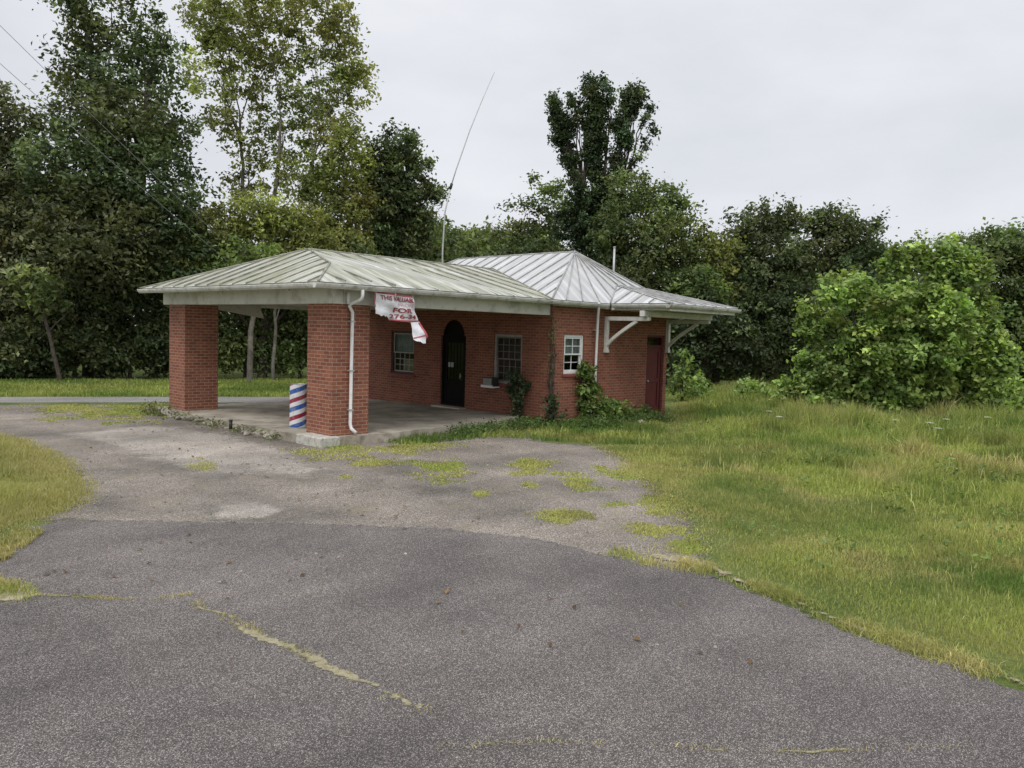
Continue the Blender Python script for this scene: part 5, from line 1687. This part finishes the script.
_b[:, 2] = np.maximum(_b[:, 2], 0.02)
_k = np.repeat(np.exp(_rng.normal(0, 0.25, len(_c))), 18)[:, None] * (np.array([0.10, 0.165, 0.05]) + _rng.random((len(_b), 1)) * np.array([0.09, 0.10, 0.03]))
tag(leaves('field_weeds', _b, _rng.normal(size=_b.shape) * 0.7 + np.array([0, 0, 0.8]), _rng.uniform(0.018, 0.05, len(_b)), _k), 'leafy broad-leaved weeds mixed into the field grass', 'weeds', kind='stuff')
# white umbels in the far field
def wild_carrot(u, v, h, label):
    p = gp(u, v)
    root = empty('wild_carrot', (p[0], p[1], 0))
    tag(root, label, 'wildflower', 'white wildflowers in the field')
    rnd = random.Random(u)
    mb = MB()
    tip = (rnd.uniform(-.06, .06), rnd.uniform(-.06, .06), h)
    mb.tube([(0, 0, -0.02), (tip[0] * 0.4, tip[1] * 0.4, h * 0.5), tip], [0.006, 0.005, 0.004], 5)
    for k in range(7):
        a = k * 0.9
        mb.tube([tip, (tip[0] + 0.05 * math.cos(a), tip[1] + 0.05 * math.sin(a), h + 0.04)], [0.003, 0.002], 4)
    o = mb.build('stem', M['stem_green'], None, weld=False)
    o.parent = root
    n = 60
    r_ = np.sqrt(RNG.random(n)) * 0.085
    a = RNG.random(n) * 6.28
    c = np.stack([tip[0] + r_ * np.cos(a), tip[1] + r_ * np.sin(a), h + 0.05 - r_ * 0.15], 1)
    leaves('flower_head', c, RNG.normal(size=(n, 3)) * 0.3 + np.array([0, 0, 1.0]), RNG.uniform(0.008, 0.018, n), np.tile(np.array([[0.62, 0.62, 0.58]]), (n, 1)), 0.8, None, root, (0, 0, 0))
M['stem_green'] = mat_plain('stem_green', (0.11, 0.15, 0.05), 0.7)
for (u, v, h, lab) in ((770, 432, 0.5, 'white umbel flower in the middle of the field, left of the bush'), (778, 436, 0.45, 'white umbel flower just right of a taller one left of the bush'), (925, 448, 0.55, 'white umbel flower in the field below the bush centre'), (934, 452, 0.5, 'white umbel flower lowest of the cluster below the bush'), (946, 446, 0.6, 'tallest white umbel flower below the bush'), (985, 440, 0.55, 'white umbel flower below the right end of the bush'), (893, 442, 0.5, 'white umbel flower below the left half of the bush')):
    wild_carrot(u, v, h, lab)
_c, _rng = scatter_in(GB_ALL, 5200, 8, lambda x, y: np.clip((NZ2(x * 0.9, y * 0.9, 3) - 0.3) * 2.5, 0.05, 1))
_n = len(_c)
_s = 0.006 + 0.016 * _rng.random(_n) ** 2.5
_o = np.array([[1, 0, 0], [0, 1, 0], [-1, 0, 0], [0, -1, 0], [0, 0, 0.75], [0, 0, -0.4]])
_j = 1 + _rng.normal(0, 0.22, (_n, 6, 3))
_a = _rng.random(_n) * 6.28
_v = _o[None] * _j * _s[:, None, None]
_v = np.stack([_v[..., 0] * np.cos(_a)[:, None] - _v[..., 1] * np.sin(_a)[:, None], _v[..., 0] * np.sin(_a)[:, None] + _v[..., 1] * np.cos(_a)[:, None], _v[..., 2]], -1)
_v[..., 0] += _c[:, :1]
_v[..., 1] += _c[:, 1:]
_v[..., 2] += 0.016
_f = np.array([0, 1, 4, 1, 2, 4, 2, 3, 4, 3, 0, 4, 1, 0, 5, 2, 1, 5, 3, 2, 5, 0, 3, 5])
_l = (np.arange(_n)[:, None] * 6 + _f[None]).ravel()
_k = np.repeat(np.array([[0.21, 0.19, 0.165]]) * np.exp(_rng.normal(0, 0.22, (_n, 1))), 6, axis=0)
tag(link_mesh('loose_gravel', fast_mesh('loose_gravel', _v.reshape(-1, 3), _l, np.full(8 * _n, 3), _k, [M['stone']])), 'loose stones scattered over the forecourt', 'gravel', kind='stuff')
_c, _rng = scatter_in(GB_ALL, 700, 9, lambda x, y: np.clip((NZ(x * 0.7, y * 0.7, 3) - 0.4) * 4, 0.04, 1))
_n = len(_c)
tag(leaves('fallen_leaves', np.stack([_c[:, 0], _c[:, 1], np.full(_n, 0.03)], 1), _rng.normal(size=(_n, 3)) * 0.25 + np.array([0, 0, 1.0]), _rng.uniform(0.02, 0.045, _n), np.array([[0.15, 0.09, 0.04]]) * np.exp(_rng.normal(0, 0.45, (_n, 1)))), 'brown fallen leaves dotted over the forecourt', 'leaves', kind='stuff')
# strip at the foot of the building
STRIP = G([(372, 440), (372, 432), (440, 436), (470, 431), (500, 424), (545, 422), (600, 424), (660, 424), (672, 440), (640, 446), (560, 442), (500, 438), (460, 441), (410, 447)])
SP = np.array(STRIP)
grass('weedy_strip', 'strip of weeds and grass along the front of the building', STRIP, 7000, lambda x, y, rng: 0.03 + 0.2 * np.clip(NZ(x, y, 3), 0, 1) * rng.uniform(0.4, 1.3, len(x)), lambda x, y, rng: mixcol(x, y, rng, 60, [(GREEN, 1.6), (LIME, 0.6), (OLIV, 0.4)], 0.8), 0.006, None, 0.6, 13)
_n = 420
_x = RNG.uniform(3.0, 10.6, _n)
_b = np.stack([_x, np.where(_x < 6.4, RNG.uniform(-0.75, 0.1, _n) + np.clip(_x - 5.2, 0, 1) * 0.1, RNG.uniform(-1.35, -0.25, _n)), RNG.uniform(0.03, 0.22, _n)], 1)
_c = np.repeat(_b, 16, axis=0) + RNG.normal(size=(_n * 16, 3)) * np.array([0.09, 0.09, 0.05])
_c[:, 2] = np.maximum(_c[:, 2], 0.02)
_k = np.repeat(np.exp(RNG.normal(0, 0.3, _n)), 16)[:, None] * (np.array([0.07, 0.12, 0.035]) + RNG.random((_n * 16, 1)) * np.array([0.07, 0.08, 0.03]))
tag(leaves('weeds', _c, RNG.normal(size=_c.shape) * 0.6 + np.array([0, 0, 0.9]), RNG.uniform(0.02, 0.05, len(_c)), _k), 'low broad-leaved weeds along the foot of the building', 'weeds', kind='stuff')
_n = 85
_b = np.stack([-0.42 - np.abs(RNG.normal(0, 0.12, _n)), RNG.uniform(1.2, 7.4, _n), RNG.uniform(0.02, 0.14, _n)], 1)
_b[:30] = np.stack([RNG.normal(-0.55, 0.15, 30), RNG.normal(7.25, 0.3, 30), RNG.uniform(0.03, 0.3, 30)], 1)
_c = np.repeat(_b, 14, axis=0) + RNG.normal(size=(_n * 14, 3)) * np.array([0.07, 0.07, 0.045])
_c[:, 2] = np.maximum(_c[:, 2], 0.02)
_k = np.repeat(np.exp(RNG.normal(0, 0.35, _n)), 14)[:, None] * (np.array([0.075, 0.105, 0.035]) + RNG.random((_n * 14, 1)) * np.array([0.10, 0.09, 0.03]))
tag(leaves('kerb_weeds', _c, RNG.normal(size=_c.shape) * 0.7 + np.array([0, 0, 0.8]), RNG.uniform(0.015, 0.04, len(_c)), _k), 'small weeds growing out of the crumbled slab edge between the piers', 'weeds', kind='stuff')
# left verge
VERGE = G([(-260, 562), (-260, 425), (0, 430), (40, 440), (84, 460), (109, 483), (104, 504), (66, 520), (24, 529), (2, 550)])
VP = np.array(VERGE)
grass('verge_grass', 'rough grass verge at the left edge of the lot', VERGE, 75000, lambda x, y, rng: (0.02 + 0.26 * np.clip(edge_dist(x, y, VP) / 1.6, 0, 1) * (0.3 + NZ(x, y, 3))) * rng.uniform(0.5, 1.3, len(x)),
      lambda x, y, rng: (lambda k: mixcol(x, y, rng, 70, [(GREEN, 1.0), (LIME, 1.4), (OLIV, 0.5)], 0.6) * (1 - k) + k * (STRAW * 0.8 + OLIV * 0.2))(np.clip(1.2 - edge_dist(x, y, VP) / 1.7, 0, 0.85)[:, None]), 0.0045, lambda x, y: np.clip(edge_dist(x, y, VP) / (0.1 + 1.3 * NZ2(x * 1.8, y * 1.8, 3)), 0.06, 1), 0.5, 14)
TUFT = G([(-60, 606), (-60, 570), (0, 577), (36, 585), (46, 597), (20, 606)])
TP = np.array(TUFT)
grass('dry_tuft', 'dry straw-coloured tuft on the asphalt at the left edge', TUFT, 1800, lambda x, y, rng: 0.015 + 0.05 * rng.uniform(0.3, 1.3, len(x)), lambda x, y, rng: mixcol(x, y, rng, 75, [(STRAW, 1.6), (OLIV, 0.5), (LIME, 0.2)], 1.5), 0.004, lambda x, y: np.clip((NZ(x * 3, y * 3, 3) - 0.38) * 4, 0.05, 1) * np.clip(edge_dist(x, y, TP) / 0.25, 0.03, 1), 0.9, 15, 0.012)
soft_sheet('sand_patch', TUFT, 0.019, M['sand'], 'bare sandy patch under the dry tuft at the left edge', 'soil', 0.4, 0.05)
VERGE2 = G([(-60, 548), (0, 546), (22, 526), (60, 519), (30, 545), (0, 566), (-60, 580)])
grass('verge_fringe', 'sparse dry fringe where the verge meets the asphalt', VERGE2, 3500, lambda x, y, rng: 0.02 + 0.06 * rng.uniform(0.3, 1.3, len(x)), lambda x, y, rng: mixcol(x, y, rng, 76, [(STRAW, 1.4), (OLIV, 0.6)], 1.5), 0.004, lambda x, y: np.clip((NZ(x * 3, y * 3, 3) - 0.4) * 4, 0, 1), 0.9, 16, 0.012)
# roadside grass beyond the road
ROADSIDE = [tuple((r0 - dr * 40)[:2]), tuple((r0 + dr * 26)[:2])] + [tuple((gp(300, 378) + dr * 10)[:2]), tuple(gp(-200, 381)[:2])]
grass('roadside_grass', 'mown grass strip between the road and the wood', ROADSIDE, 60000, lambda x, y, rng: 0.06 + 0.12 * NZ(x * 0.6, y * 0.6, 3) * rng.uniform(0.5, 1.3, len(x)), lambda x, y, rng: mixcol(x, y, rng, 80, [(GREEN, 1.0), (LIME, 1.0), (OLIV, 0.3)], 0.3), 0.006, None, 0.5, 17)
# patches of yellow-green groundcover on the gravel
PATCH = [(440, 466, 30, 9), (447, 484, 14, 4), (535, 466, 26, 9), (528, 484, 13, 4), (580, 482, 20, 8), (560, 516, 30, 7), (612, 505, 22, 4), (655, 530, 34, 9), (630, 556, 14, 4), (690, 545, 20, 10), (600, 470, 10, 4), (370, 462, 28, 6), (330, 450, 34, 8), (420, 447, 36, 7), (205, 467, 22, 5), (125, 412, 60, 8), (160, 408, 30, 6), (60, 409, 40, 4), (255, 408, 40, 4), (480, 495, 8, 3), (345, 478, 10, 3), (90, 416, 34, 4), (640, 470, 30, 14), (665, 505, 26, 16)]
polys, allc = [], []
def patch_keep(x, y):
    m_ = np.zeros(len(x))
    for (u, v, ru, rv) in PATCH:
        c = gp(u, v)
        a = (gp(u + ru, v) - c)[:2]
        b2 = (gp(u, v - rv) - c)[:2]
        D = a[0] * b2[1] - a[1] * b2[0]
        px, py = x - c[0], y - c[1]
        s = (px * b2[1] - py * b2[0]) / D
        t = (a[0] * py - a[1] * px) / D
        q = np.sqrt(s * s + t * t) + (NZ2(x * 2.2, y * 2.2, 5) - 0.5) * 2.6
        m_ = np.maximum(m_, np.clip((1.12 - q) * 0.95, 0, 1) ** 1.3)
    return m_
GBOX = G([(0, 404), (320, 403), (700, 440), (720, 580), (60, 560)])
grass('groundcover', 'flat yellow-green groundcover patches spreading on the gravel', GBOX, 40000, lambda x, y, rng: 0.006 + 0.022 * rng.uniform(0.2, 1.4, len(x)), lambda x, y, rng: mixcol(x, y, rng, 85, [(YEL, 1.7), (LIME, 0.8), (OLIV, 0.3)], 1.2), 0.006, patch_keep, 1.0, 18, 0.008, 'ground cover')
# blades along the cracks
def crack_keep(x, y):
    m_ = np.zeros(len(x))
    for (pts, w, _l) in CRACKS:
        P = [gp(*p)[:2] for p in pts]
        for a, b2 in zip(P[:-1], P[1:]):
            ab = b2 - a
            t = np.clip(((x - a[0]) * ab[0] + (y - a[1]) * ab[1]) / (ab @ ab), 0, 1)
            d = np.hypot(x - a[0] - t * ab[0], y - a[1] - t * ab[1])
            m_ = np.maximum(m_, np.clip(1 - d / (w * 1.8), 0, 1))
    return m_ * np.clip((NZ3(x * 3, y * 3, 3) - 0.35) * 4, 0, 1)
for k, (pts, w, lab) in enumerate(CRACKS):
    P = np.array([gp(*p)[:2] for p in pts])
    lo, hi = P.min(0) - 0.2, P.max(0) + 0.2
    grass('crack_grass', ['dry grass sprouting from the diagonal crack', 'dry grass sprouting from the crack at the left edge', 'dry grass sprouting from the crack at the bottom edge'][k], [(lo[0], lo[1]), (hi[0], lo[1]), (hi[0], hi[1]), (lo[0], hi[1])], 450, lambda x, y, rng: 0.008 + 0.02 * rng.uniform(0.2, 1.3, len(x)), lambda x, y, rng: mixcol(x, y, rng, 90, [(STRAW, 1.5), (OLIV, 0.3)], 3.0), 0.003, crack_keep, 1.0, 19 + k, 0.016)
